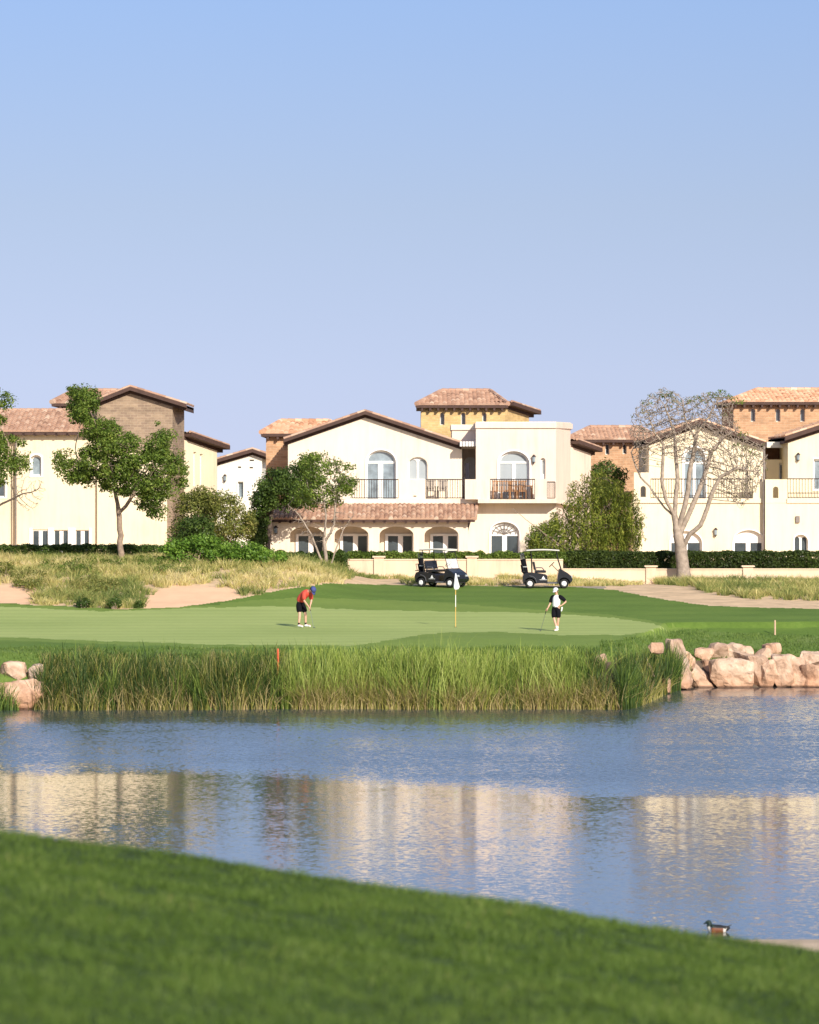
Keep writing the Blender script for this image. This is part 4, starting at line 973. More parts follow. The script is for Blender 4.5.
def big_bare():
    D = 203.3
    def q(pts): return polyP([(560+x/3.162, 370+y/3.162, *z) for x, y, *z in pts], D)
    seeds = [q([(392, 662), (388, 620), (382, 560), (370, 505), (362, 462)]), q([(362, 465), (330, 435, .1), (300, 395, .3), (285, 370, .5), (255, 340, .6), (238, 300, .8), (225, 260, .9)]),
             q([(362, 460), (335, 410, -.2), (322, 350, -.4), (325, 290, -.5), (328, 235, -.6), (300, 200, -.8), (285, 160, -.9)]), q([(363, 458), (366, 400), (372, 340), (366, 270, .2), (362, 200, .3), (345, 150, .4), (330, 110, .4)]),
             q([(375, 500), (392, 440, -.2), (405, 380, -.3), (410, 320, -.5), (425, 250, -.6), (432, 200, -.7), (470, 150, -.9), (490, 110, -1)]), q([(378, 520), (410, 450, .2), (440, 380, .3), (462, 320, .5), (478, 260, .6), (520, 210, .7), (560, 190, .8)]),
             q([(388, 560), (410, 520, -.3), (445, 490, -.5), (465, 440, -.6), (480, 390, -.8), (505, 340, -.9), (560, 310, -1.1), (610, 320, -1.2)]), q([(430, 215, -.7), (400, 170, -.5), (390, 120, -.5)])]
    poly = [(x/3.162+560, y/3.162+370) for x, y in [(235, 120), (290, 70), (340, 55), (400, 85), (440, 75), (480, 65), (560, 80), (545, 130), (575, 200), (640, 230), (660, 270), (650, 330), (620, 390), (570, 440), (520, 400), (500, 340), (450, 300), (380, 290), (300, 260), (250, 330), (240, 260), (215, 190)]]
    r, N, par = tree('bare_tree', 'tall nearly leafless tree with many forking pale limbs before the right villa', P(683, 578, D), seeds, poly, D, 2.2, 7500, 'bark_pale', trunk=.33, seed=61, step=.13, kill=.135, tip=.012, inset=0, expo=1.9)
    # a few small leaves and pods left on the twig ends
    rr = np.random.default_rng(6); kids = set(par.tolist()); ends = np.array([N[i] for i in range(len(N)) if i not in kids])
    pxx, pyy = proj(ends[:, 0], D, ends[:, 2]); top = (pyy < 415); k = (rr.random(len(ends)) < np.where(top, .16, np.where(pxx > 735, .12, .015)))
    V, F = leaves(ends[k], .12, 9, .10, seed=62, up=.6, aspect=.4, shell=.1); np_mesh('crown', V, F, M['leaf_pale'], r)
    # fresher tufts along the top
    C_ = np.array([tuple(P(x, y, D+z)) for x, y, z in [(663, 396, .5), (668, 393, 0), (712, 394, -.6), (722, 392, -.4), (727, 396, 0), (733, 398, .4), (700, 397, .3), (742, 434, .2), (750, 450, 0), (757, 455, .2), (676, 401, 0), (705, 401, -.3), (648, 403, .3), (716, 397, .2), (690, 400, .2), (740, 402, .2), (738, 445, -.4)]])
    V, F = leaves(C_, .30, 38, .12, seed=63, up=.7, sq=.4); np_mesh('leaf_tufts', V, F, M['leaf_mid'], r)
big_bare()

shrub('large_shrub', 'rounded olive-brown flowering shrub as tall as a room, right of the yellow villa', [(168, 512), (176, 498), (187, 492), (199, 489), (215, 490), (233, 496), (248, 505), (256, 520), (250, 541), (215, 552), (175, 545)], 209, 2.0, 'leaf_olive', 170, .42, 100, .14, 71, sq=.9)
shrub('dark_shrub', 'dark green shrub in front of the olive-brown one', [(170, 545), (174, 528), (186, 518), (200, 515), (214, 521), (214, 545)], 206, 1.2, 'leaf_dark', 50, .4, 90, .15, 72)
D_ = ground_D(200, 567)+1.2
shrub('bright_shrub', 'low bright green shrub spilling over the top of the grassy bank', [(158, 562), (162, 546), (180, 538), (200, 536), (220, 537), (226, 550), (224, 568), (190, 568)], D_, 1.1, 'leaf_bright', 90, .34, 90, .15, 73)
shrub('bright_shrub', 'low bright green shrub at the left foot of the cream villa', [(218, 566), (222, 542), (240, 541), (262, 547), (285, 552), (288, 566), (250, 570)], ground_D(250, 568)+1.2, 1.1, 'leaf_bright', 80, .32, 90, .14, 74)
def mat_shrub(label, poly, mat, n, seed, cr=.22):
    """low spreading shrub that follows the slope it grows on"""
    r = empty('ground_cover_shrub', (0, 0, 0), label, 'shrub', 'low spreading shrubs on the bank'); rr = np.random.default_rng(seed); P_ = np.array(poly, float); C_ = []
    while len(C_) < n:
        q = rr.uniform(P_.min(0), P_.max(0)); 
        if inpoly(q[0:1], q[1:2], poly)[0]:
            d = ground_D(q[0], q[1], 178, 212); x = (q[0]-CX)*d/FPX; C_.append((x, d, float(H(x, d))+rr.uniform(.1, .3)))
    C_ = np.array(C_); c = C_.mean(0); r.location = (c[0], c[1], float(H(c[0], c[1])))
    V, F = leaves(C_, rr.uniform(cr*.7, cr*1.3, n), 60, .10, seed=seed, up=.6, sq=.7); np_mesh('foliage', V, F, M[mat], r)
    mb = MB()
    for q in C_[:10]: mb.tube([(c[0]*.3+q[0]*.7, c[1]*.3+q[1]*.7, float(H(q[0], q[1]))-.05), tuple(q)], [.02, .01], 4)
    build('stem', mb, M['bark'], r)
mat_shrub('wide flat green shrub on the bank below the windows of the yellow villa', [(40, 570), (50, 560), (70, 557), (100, 556), (120, 560), (128, 568), (95, 574), (60, 576)], 'leaf_mid', 110, 75)
mat_shrub('low dull green shrub on the bank between the slim trunk and the bright shrubs', [(130, 566), (150, 559), (185, 562), (200, 570), (180, 578), (150, 576)], 'leaf_mid', 70, 76)
mat_shrub('low grey-green shrub in the dry tussocks left of the wide flat one', [(14, 585), (22, 576), (38, 576), (50, 584), (40, 592), (20, 592)], 'leaf_olive', 40, 77)
mat_shrub('low green shrub halfway down the bank above the dark bushes', [(70, 590), (85, 581), (108, 581), (120, 590), (100, 597), (80, 597)], 'leaf_olive', 45, 78)
for i, (x, y, w, h, lab) in enumerate([(83, 609, 9, 13, 'small dark bush at the foot of the bank, leftmost of three near the green'), (115, 610, 8, 14, 'small dark bush at the foot of the bank, middle of three near the green'), (139, 609, 5, 8, 'smallest dark bush at the edge of the sand bunker'),
        (6, 582, 12, 24, 'tall grey-green bush on the bank at the left edge')]):
    shrub('small_shrub', lab, [(x-w, y), (x-w*.8, y-h*.7), (x, y-h), (x+w*.8, y-h*.7), (x+w, y)], ground_D(x, y-1)+.3, .5, 'leaf_dark' if i < 3 else 'leaf_olive', 20, .2, 60, .09, 80+i, group='small bushes on the bank')
def hedge(label, x0, x1, y0, y1, D, T, mat, n, seed, size=.11, rag=1.2):
    r = empty('hedge', P((x0+x1)/2, y1, D), label, 'hedge'); rr = np.random.default_rng(seed)
    px = rr.uniform(x0, x1, n); top = y0+rag*vnoise(px*.15, px*0, 1, seed)+rag*.5*vnoise(px*.6, px*0, 1, seed+1); u = rr.random(n); py = top+(y1-top)*u; d = D+rr.uniform(-T, T, n)
    f = rr.random(n); front = f < .6; d[front] = D-T+.05*rr.normal(size=front.sum()); t_ = (~front) & (f < .9); py[t_] = top[t_]
    C_ = np.stack([(px-CX)*d/FPX, d, CAMZ-(py-HZ)*D/FPX], 1); V, F = leaves(C_, .14, 12, size, seed=seed, up=.3); np_mesh('foliage', V, F, M[mat], r)
    mb = MB(); z1 = P(0, y0+3, D).z; z0 = P(0, y1, D).z
    xs = np.arange(P(x0, 0, D).x+.3, P(x1, 0, D).x-.3, .45)
    for x in xs: mb.tube([(x, D, z0-.2), (x+rr.uniform(-.1, .1), D+rr.uniform(-.1, .1), (z0+z1)/2), (x+rr.uniform(-.25, .25), D, z1)], [.03, .025, .01], 5)
    build('stem', mb, M['bark_dark'], r)
    return r
hedge('clipped dark green hedge above the garden wall at the right', 568, 900, 553.5, 571, 205.6, .55, 'leaf_hedge', 6500, 91)
hedge('thin trailing hedge along the top of the cream wall behind the golf carts', 345, 566, 554, 560.5, 205.3, .32, 'leaf_mid', 2400, 92, rag=1.6)
hedge('dark low hedge under the windows of the yellow villa', -70, 168, 546.5, 557, 205.5, .6, 'leaf_dark', 2600, 93)
hedge('dark green hedge at the left end of the cream garden wall', 262, 347, 554.5, 572, 204.9, .5, 'leaf_dark', 1800, 94, rag=2.5)

# ------------------------------------------------------------------ blades
def blades(base, h, w, lean, seg=3, curve=1.0, seed=0):
    r = np.random.default_rng(seed); N = len(base); a = r.uniform(0, math.pi, N); wx = np.cos(a)*w/2; wy = np.sin(a)*w/2
    L = []; att = []
    for k in range(seg+1):
        t = k/seg; c = base+np.stack([lean[:, 0]*h*t**(1+curve), lean[:, 1]*h*t**(1+curve), h*t*(1-.35*np.hypot(lean[:, 0], lean[:, 1])*t)], 1)
        if k < seg:
            f = 1-.55*t; L.append(c-np.stack([wx*f, wy*f, 0*wx], 1)); L.append(c+np.stack([wx*f, wy*f, 0*wx], 1)); att += [np.full(N, t)]*2
        else: L.append(c); att.append(np.full(N, t))
    m = len(L); V = np.stack(L, 1).reshape(-1, 3); T_ = np.stack(att, 1).ravel(); b = (np.arange(N)*m)[:, None]; F = []
    for k in range(seg-1):
        F.append(b+np.array([2*k, 2*k+1, 2*k+3])); F.append(b+np.array([2*k, 2*k+3, 2*k+2]))
    F.append(b+np.array([2*seg-2, 2*seg-1, 2*seg])); F = np.stack(F, 1).reshape(-1, 3); return V, F, T_, m
def grass_obj(name, parts, mat):
    """parts: list of (base,h,w,lean,seg,hue) joined in one stuff object; 'hue' selects the colour of the blade"""
    Vs = []; Fs = []; A = []; o = 0
    for i, (base, h, w, lean, seg, hue, tipk) in enumerate(parts):
        V, F, t, m = blades(base, h, w, lean, seg, seed=i); Vs.append(V); Fs.append(F+o); o += len(V); A.append(np.repeat(hue, m)+t*tipk)
    ob = np_mesh(name, np.vstack(Vs), np.vstack(Fs), mat, attrs={'hue': np.clip(np.concatenate(A), 0, 1)}); return tag(ob, kind='stuff')
r_ = np.random.default_rng(77)
# reeds along the far shore
M['reed'] = leafmat('reed_blades', [(0, (.40, .29, .14)), (.16, (.52, .43, .20)), (.24, (.36, .34, .07)), (.36, (.05, .085, .018)), (.52, (.035, .075, .016)), (.62, (.085, .15, .028)), (.80, (.28, .37, .06)), (1, (.44, .50, .14))], .3, .55, 'hue')
def reeds():
    n = 27000; px = r_.uniform(38, 735, n); x = (px-CX)*148/FPX; s = r_.uniform(-.35, 3.3, n); y = far_shore(x)+s
    pxx = CX+x/y*FPX
    # clump pattern and gaps where boulders show
    cl = vnoise(x, y, .55, 21); keep = (cl > -.42)
    right = (pxx > 586); k2 = vnoise(x, y*0, .62, 23); keep &= ~(right & (k2 < -.38)); keep &= ~(right & (x > 7.5) & (s > 2.9))
    keep &= (pxx < 689)
    x = x[keep]; y = y[keep]; s = s[keep]; px = pxx[keep]; z = H(x, y); n = len(x)
    top = np.interp(px, [38, 60, 100, 180, 262, 285, 320, 400, 470, 560, 600, 690], [1.6, 1.8, 1.85, 1.8, 1.8, 1.75, 2.1, 2.1, 2.35, 2.2, 1.95, 1.6])+.50*vnoise(x, y*.5, .6, 22)+.32*vnoise(x, y*0, 1.9, 24)+r_.normal(size=n)*.16
    h = np.clip(top-z, .2, 3)*r_.uniform(.5, 1.08, n)*(1+.22*vnoise(x, y*.3, .35, 61)+.22*vnoise(x, y*.2, 1.1, 64)); far = s > 2.0; h[far] = r_.uniform(.10, .34, far.sum())*np.where(px[far] < 290, .8, 1.5)
    hy = np.clip((y-far_shore(x)), 0, 4)
    light = sm(265, 300, px)*(1-sm(575, 600, px)); hue = .44+.40*light+r_.normal(size=n)*.08+.16*vnoise(x, y, .45, 25)+.12*vnoise(x, y*0, 1.6, 62)-.02*(1-light)
    lean = r_.normal(size=(n, 2))*.20+np.stack([.30*vnoise(x, y, .7, 26), .2*vnoise(x, y, .8, 27)], 1)
    parts = [(np.stack([x, y, np.maximum(z, -.1)-.03], 1), h, r_.uniform(.016, .032, n), lean, 4, hue, .20)]
    # dark stand in front of the first boulders
    m = 5200; x = r_.uniform(7.6, 11.25, m); s2 = r_.uniform(-.5, 1.2, m); y = far_shore(x)+s2; q = (vnoise(x, x*0, .5, 29) > -.5) & (CX+x/y*FPX < 690); x, y = x[q], y[q]; m = len(x); z = np.maximum(H(x, y), -.08)
    parts.append((np.stack([x, y, z-.03], 1), np.clip(1.85+.35*vnoise(x, y, .5, 30)-z, .3, 2.2)*r_.uniform(.55, 1.05, m), r_.uniform(.016, .032, m), r_.normal(size=(m, 2))*.16, 4, .42+.10*vnoise(x, y, .5, 31)+r_.normal(size=m)*.07, .2))
    # yellow young shoots at the waterline
    m = 6500; px = r_.uniform(42, 688, m); x = (px-CX)*146.5/FPX; s = r_.uniform(-.35, .35, m); y = far_shore(x)+s; q = vnoise(x, x*0, .9, 28) > -.35; x, y = x[q], y[q]; m = len(x)
    parts.append((np.stack([x, y, np.full(m, -.05)], 1), r_.uniform(.15, .6, m), r_.uniform(.02, .035, m), r_.normal(size=(m, 2))*.2, 3, np.clip(.25+.03*r_.normal(size=m), .2, .32), .05))
    # dead straw folding over the front
    m = 9000; cx = r_.uniform(40, 690, 120); wt = 1+3*((cx > 300) & (cx < 600)); c = r_.choice(cx, m, p=wt/wt.sum()); x = (c-CX)*146.5/FPX+r_.normal(size=m)*.22; y = far_shore(x)+r_.uniform(-.3, .5, m); z = np.maximum(H(x, y), -.05)
    la = r_.uniform(0, 2*math.pi, m); ll = r_.uniform(.2, 1.0, m)
    parts.append((np.stack([x, y-.12, z], 1), r_.uniform(.35, 1.25, m), r_.uniform(.016, .032, m), np.stack([np.cos(la)*ll, -np.abs(np.sin(la))*ll*.6], 1), 4, np.clip(.10+.05*r_.normal(size=m), 0, .2), .03))
    # pale seed heads over the darker stretches
    m = 2600; px = np.concatenate([r_.uniform(42, 290, m*3//4), r_.uniform(290, 690, m-m*3//4)]); x = (px-CX)*148/FPX; y = far_shore(x)+r_.uniform(0, 2.6, m); z = H(x, y); top = 2.05+.40*vnoise(x, y, .8, 63)
    q = (top-z > .4) & (z < 1.75); x, y, z, top = x[q], y[q], z[q], top[q]; m = len(x)
    parts.append((np.stack([x, y, z], 1), (top-z)*r_.uniform(.8, 1.1, m), r_.uniform(.012, .022, m), r_.normal(size=(m, 2))*.22, 4, np.full(m, .46), -.30))
    # tuft of bright reed at the left edge
    m = 900; x = r_.uniform(-16.5, -14.2, m); y = far_shore(x)+r_.uniform(-.6, .5, m); h = r_.uniform(.5, 1.6, m)*np.interp(x, [-15.0, -14.5, -14.2], [1, .75, .4])
    parts.append((np.stack([x, y, np.full(m, -.05)], 1), h, r_.uniform(.02, .035, m), r_.normal(size=(m, 2))*.22+np.array([.12, 0]), 4, .62+.08*r_.normal(size=m), .15))
    # a few taller plumes break the top line
    m = 420; px = r_.uniform(45, 640, m); x = (px-CX)*148/FPX; y = far_shore(x)+r_.uniform(.2, 1.9, m); z = H(x, y)
    parts.append((np.stack([x, y, z], 1), (2.5+.4*vnoise(x, y, 1.3, 66)-z)*r_.uniform(.85, 1.1, m), r_.uniform(.025, .04, m), r_.normal(size=(m, 2))*.28, 5, np.full(m, .52)+.15*(px > 290), .15))
    grass_obj('reeds', parts, M['reed'])
reeds()
M['dry'] = leafmat('dry_grass_blades', [(0, (.09, .14, .035)), (.3, (.22, .27, .07)), (.55, (.46, .43, .14)), (.8, (.68, .58, .25)), (1, (.76, .66, .38))], .3, .7, 'hue')
def dry_grass():
    n = 9000; x = r_.uniform(-27, 27, n); y = r_.uniform(180.5, 204.3, n); z = H(x, y); px, py = proj(x, y, z); zn = zone(x, y, z)
    left = (px < 352) & (py > np.interp(px, [-100, 40, 160, 240, 352], [545, 545, 556, 560, 566])); mid = (px >= 352) & (px < 640) & (y > 196.6)
    right = (px >= 640) & (py < np.interp(px, [640, 690, 715, 760, 819, 1000], [583, 587, 595, 600, 601, 601]))
    dn = vnoise(x, y, 3.0, 31)+.5*vnoise(x, y, 1.0, 32)
    ok = (zn == 8) & ((left & (dn > -.85)) | (mid & (dn > -.3)) | (right & (dn > -.8)))
    # bare patches: foot of the mound centre, margins
    ok &= ~((px > 340) & (px < 402) & (py > 579)); ok &= r_.random(n) < np.where(mid, .8, np.where(right, .9, .95))
    x, y, z, px = x[ok], y[ok], z[ok], px[ok]; K = len(x); nb = 26; hue0 = .45+.30*vnoise(x, y, 1.1, 33)+.42*vnoise(x, y, 3.5, 34)+r_.normal(size=K)*.13-.06*(px > 640)
    hh = r_.uniform(.28, .60, K)*(1+.3*vnoise(x, y, 2, 35)); hh = np.where((px > 352) & (px < 640), hh*.6, hh)
    X = np.repeat(x, nb); Y = np.repeat(y, nb); hu = np.repeat(hue0, nb); h = np.repeat(hh, nb); N = K*nb
    a = r_.uniform(0, 2*math.pi, N); rad = .20*np.sqrt(r_.random(N)); bx = X+np.cos(a)*rad; by = Y+np.sin(a)*rad; bz = H(bx, by)
    lean = np.stack([np.cos(a), np.sin(a)], 1)*(.25+rad[:, None]*3)*r_.uniform(.5, 1.3, (N, 1))
    grass_obj('dry_grass', [(np.stack([bx, by, bz-.02], 1), h*r_.uniform(.6, 1.15, N), r_.uniform(.02, .04, N), lean, 3, hu+r_.normal(size=N)*.09, .12)], M['dry'])
dry_grass()
M['turfblade'] = leafmat('rough_blades', [(0, (.06, .11, .02)), (.4, (.12, .20, .035)), (.75, (.21, .29, .06)), (1, (.42, .40, .17))], .35, .6, 'hue')
def rough_grass():
    n = 42000; x = r_.uniform(-17, 22, n); s = r_.uniform(1.2, 10, n); y = far_shore(x)+s; z = H(x, y); zn = zone(x, y, z); px, py = proj(x, y, z)
    ok = (zn == 6) & ((px > 555) | (s < 6.5)); ok &= ~((px > 600) & (s < 2.0) & (vnoise(x, y, .5, 44) < .35)); ok |= (px > 600) & (zn == 0) & (s > 1.5) & (s < 3) & (vnoise(x, y, .5, 44) > .1); x, y, z, px = x[ok], y[ok], z[ok], px[ok]; n = len(x)
    hue = .42+.25*vnoise(x, y, .7, 41)+.15*vnoise(x, y, 2.5, 42)+r_.normal(size=n)*.1+.25*sm(3.5, 1.8, y-far_shore(x))*(px > 600)
    h = r_.uniform(.06, .16, n)*(1+.6*vnoise(x, y, .8, 43))+.12*(r_.random(n) < .05)
    grass_obj('rough_grass', [(np.stack([x, y, z-.01], 1), h, r_.uniform(.02, .035, n), r_.normal(size=(n, 2))*.5, 2, hue, .1)], M['turfblade'])
rough_grass()
M['lawnblade'] = leafmat('lawn_blades', [(0, (.026, .052, .006)), (.35, (.068, .125, .015)), (.65, (.125, .20, .031)), (.88, (.20, .27, .06)), (1, (.38, .32, .12))], .35, .6, 'hue')
def lawn_grass():
    n = 400000; y = 12.5+22.5*r_.random(n)**.92; x = r_.uniform(-1, 1, n)*(.125*y+1.6); z = H(x, y)
    c1 = vnoise(x, y, .16, 51); c2 = vnoise(x, y, .5, 52); c3 = vnoise(x, y, .05, 53)
    h = (.048+.034*c1+.014*c2)*r_.uniform(.6, 1.25, n); hue = .47+.15*c2+.17*c1+.08*vnoise(x, y, 1.7, 54)+r_.normal(size=n)*.10
    grass_obj('lawn_grass', [(np.stack([x, y, z-.004], 1), h, r_.uniform(.005, .010, n), r_.normal(size=(n, 2))*.45+np.stack([.25*c2, .2*c1], 1), 1, hue, .1)], M['lawnblade'])
lawn_grass()

# ------------------------------------------------------------------ boulders
def rock_mat():
    m, nt, b = new_mat('pink_sandstone'); v = wpos(nt)
    n = tex_noise(nt, 1.6, 7, .65, v, .6); g = nt.nodes.new('ShaderNodeNewGeometry')
    col = ramp(nt, n, [(.30, (.16, .11, .08)), (.40, (.42, .29, .205)), (.52, (.58, .43, .32)), (.70, (.70, .57, .45))])
    # reddish stain near the water
    sp = nt.nodes.new('ShaderNodeSeparateXYZ'); nt.links.new(g.outputs['Position'], sp.inputs[0]); mr = nt.nodes.new('ShaderNodeMapRange'); mr.inputs[1].default_value = .75; mr.inputs[2].default_value = .1; mr.inputs[3].default_value = 0; mr.inputs[4].default_value = .55; nt.links.new(sp.outputs[2], mr.inputs[0])
    mx = nt.nodes.new('ShaderNodeMix'); mx.data_type = 'RGBA'; nt.links.new(mr.outputs[0], mx.inputs[0]); nt.links.new(col, mx.inputs[6]); mx.inputs[7].default_value = (.50, .26, .14, 1)
    m2 = nt.nodes.new('ShaderNodeMix'); m2.data_type = 'RGBA'; wet = nt.nodes.new('ShaderNodeMapRange'); wet.inputs[1].default_value = .11; wet.inputs[2].default_value = .05; wet.inputs[3].default_value = 0; wet.inputs[4].default_value = .8; nt.links.new(sp.outputs[2], wet.inputs[0])
    nt.links.new(wet.outputs[0], m2.inputs[0]); nt.links.new(mx.outputs[2], m2.inputs[6]); m2.inputs[7].default_value = (.07, .04, .03, 1)
    oi = nt.nodes.new('ShaderNodeObjectInfo'); tn_ = ramp(nt, oi.outputs['Random'], [(0, (.78, .72, .68)), (.5, (1, .97, .93)), (1, (1.0, .84, .74))]); m3 = nt.nodes.new('ShaderNodeMix'); m3.data_type = 'RGBA'; m3.blend_type = 'MULTIPLY'; m3.inputs[0].default_value = 1; nt.links.new(m2.outputs[2], m3.inputs[6]); nt.links.new(tn_, m3.inputs[7]); nt.links.new(m3.outputs[2], b.inputs['Base Color']); b.inputs['Roughness'].default_value = .85; b.inputs['Specular IOR Level'].default_value = .25
    bn = nt.nodes.new('ShaderNodeBump'); bn.inputs['Strength'].default_value = .8; bn.inputs['Distance'].default_value = .08; nt.links.new(tex_noise(nt, 4, 8, .7, v), bn.inputs['Height']); nt.links.new(bn.outputs[0], b.inputs['Normal'])
    M['rock'] = m
rock_mat()
def rock(x0, x1, y0, y1, D, label, depth=None, seed=0, group='pink boulders edging the lake', lean=0):
    rr = random.Random(seed*31+7); gd = ground_D((x0+x1)/2, (y0+y1)/2, 142, 175)
    kk = D > 161 or x1 < 60; w = (x1-x0)*D/FPX/2*(1.42 if kk else 1.05); h = (y1-y0)*D/FPX/2*(1.08 if kk else 1); y0 += 1.5; y1 += 1.5; d = depth or min(max(w, h)*.8, 1.0)
    D = min(D, gd+.15*d) if y1 < 672 else D
    zc = CAMZ-((y0+y1)/2-HZ)*D/FPX; xc = ((x0+x1)/2-CX)*D/FPX
    while H(xc, D-d*.55) > zc+h*.15 and D > 142: D -= .1; zc = CAMZ-((y0+y1)/2-HZ)*D/FPX; xc = ((x0+x1)/2-CX)*D/FPX
    c = Vector((xc, D, zc))
    bm = bmesh.new()
    for k in range(19):
        while True:
            v = Vector((rr.uniform(-1, 1), rr.uniform(-1, 1), rr.uniform(-1, 1)))
            if .82 < (abs(v.x)**5+abs(v.y)**5+abs(v.z)**5)**(1/5) < 1.0: break
        v.x *= 1-.12*max(0, v.z)*rr.random()
        bm.verts.new(v)
    bmesh.ops.convex_hull(bm, input=bm.verts); bmesh.ops.delete(bm, geom=[v for v in bm.verts if not v.link_faces], context='VERTS')
    mn = [min(v.co[i] for v in bm.verts) for i in range(3)]; mx_ = [max(v.co[i] for v in bm.verts) for i in range(3)]
    for v in bm.verts:
        q = [2*(v.co[i]-mn[i])/(mx_[i]-mn[i])-1 for i in range(3)]; v.co = Vector(((q[0]+lean*q[2]*.5)*w, q[1]*d, q[2]*h))
    bmesh.ops.triangulate(bm, faces=bm.faces)
    for it in range(4):
        es = [e for e in bm.edges if e.calc_length() > .16]
        if es: bmesh.ops.subdivide_edges(bm, edges=es, cuts=1); bmesh.ops.triangulate(bm, faces=bm.faces)
    bmesh.ops.smooth_vert(bm, verts=bm.verts, factor=.3, use_axis_x=True, use_axis_y=True, use_axis_z=True)
    bm.normal_update()
    for v in bm.verts:
        p = v.co+c; n = mnoise.fractal(p*1.5, 1, 2, 4)*.07+mnoise.fractal(p*5, 1, 2, 3)*.03-.05*max(0, mnoise.ridged_multi_fractal(p*1.3, 1, 2, 3, 1, 2)-1.35); v.co += v.normal*n*min(1, w*2)
    me = bpy.data.meshes.new('boulder'); bm.to_mesh(me); bm.free(); me.materials.append(M['rock'])
    o = bpy.data.objects.new('boulder', me); COL.objects.link(o); o.location = c; tag(o, label, 'boulder', group); return o
RK = [(689, 709, 655, 693, 162.2, 'tall leaning pink slab at the left end of the bare boulder wall'), (709, 726, 642, 661, 164.2, 'upright boulder of the top row above the small stacked pair'),
 (697, 712, 647, 661, 163.8, 'flattish pale boulder of the top row beside the leaning slab'), (703, 718, 659, 681, 163, 'squarish boulder wedged between the leaning slab and the broadest boulder'),
 (715, 746, 657, 691, 162.2, 'broadest boulder of the wall, sitting in the water'), (726, 742, 643, 661, 164.2, 'rounded boulder perched over the broadest boulder'),
 (741, 767, 651, 688, 162.6, 'tall wedge-shaped boulder right of the broadest one'), (756, 770, 646, 661, 164.4, 'small rounded boulder tucked in the grass above two tall ones'),
 (763, 779, 658, 688, 162.3, 'reddish boulder in the water right of the wedge-shaped one'), (775, 791, 654, 687, 162.4, 'tall boulder with a rounded shoulder in the right half of the wall'),
 (790, 806, 654, 687, 162.5, 'narrow pointed boulder before the two stacked ones at the right edge'), (801, 824, 650, 666, 163.4, 'upper of the two stacked boulders at the right edge'),
 (803, 828, 663, 687, 162.4, 'lower of the two stacked boulders at the right edge'), (738, 751, 645, 655, 164.6, 'thin flat stone in the grass above the wedge-shaped boulder'),
 (764, 778, 642, 656, 165, 'pale stone half sunk in the grass at the top of the bank'), (667, 691, 638, 690, 160.6, 'largest boulder, steep and pale, behind the last dark reeds'),
 (648, 664, 640, 652, 154.5, 'small pale stone at the top of the bank above the dark reeds'), (644, 655, 654, 694, 153.8, 'narrow upright stone between two dark clumps of reeds'),
 (594, 607, 651, 670, 149, 'pinkish stone showing above the reeds right of the light ones'), (662, 671, 676, 694, 156.9, 'low stone at the waterline between dark reed clumps'),
 (676, 692, 650, 671, 161.4, 'stone leaning on the back of the largest boulder'), (830, 850, 655, 688, 162.5, 'boulder just beyond the right edge'), (848, 876, 656, 688, 162.5, 'boulder farther beyond the right edge'),
 (378, 393, 690, 709, 146.6, 'pinkish stone at the waterline among the light reeds'), (620, 634, 662, 680, 149.5, 'brown stone half hidden in the dark reeds'),
 (2, 40, 678, 716, 146.2, 'big pink boulder standing in the water at the left edge'), (3, 26, 660, 683, 147.2, 'rounded pink boulder resting above the big one at the left edge'), (31, 45, 663, 690, 147, 'dark narrow boulder between the big pink one and the reeds'), (-30, -4, 675, 712, 146, 'boulder beyond the left edge')]
for i, (x0, x1, y0, y1, D, lab) in enumerate(RK):
    if x0 < -10 or x0 > 825: continue
    rock(x0, x1, y0, y1, D, lab, seed=i, lean=[-.5, 0, 0, 0, .1, -.2, -.5, 0, .1, -.1, -.4, 0, 0][i] if i < 13 else (-.3 if i == 15 else 0))
# ------------------------------------------------------------------ golf carts
def wheel(par, x, y):
    w = MB(); n = 24; r0, hw = .225, .09
    prof = [(.13, -hw*.8), (.19, -hw), (.215, -hw*.8), (r0, -hw*.4), (r0, hw*.4), (.215, hw*.8), (.19, hw), (.13, hw*.8)]
    vs = []; fs = []; m = len(prof)
    for i in range(n):
        a = 2*math.pi*i/n
        for rr_, yy in prof: vs.append((x+rr_*math.cos(a), y+yy, .225+rr_*math.sin(a)))
    for i in range(n):
        for k in range(m): fs.append((i*m+k, ((i+1) % n)*m+k, ((i+1) % n)*m+(k+1) % m, i*m+(k+1) % m))
    w.add(vs, fs); t = build('wheel', w, M['grip'], par, smooth=True)
    q = MB(); s = 1 if y > 0 else -1; q.cyl((x, y-hw*.6, .225), (x, y+hw*.6, .225), .135, n=20); q.cyl((x, y+s*hw*.5, .225), (x, y+s*hw*.95, .225), .125, .10, n=20)
    for k in range(5): a = 2*math.pi*k/5; q.box((x+.075*math.cos(a), y+s*hw*.98, .225+.075*math.sin(a)), (.05, .02, .05), ry=-a)
    build('rim', q, M['whitecloth'], t, smooth=False)
def side_prof(mb, pts, y0, y1): mb.prism([(x, y0, z) for x, z in pts], (0, y1-y0, 0))
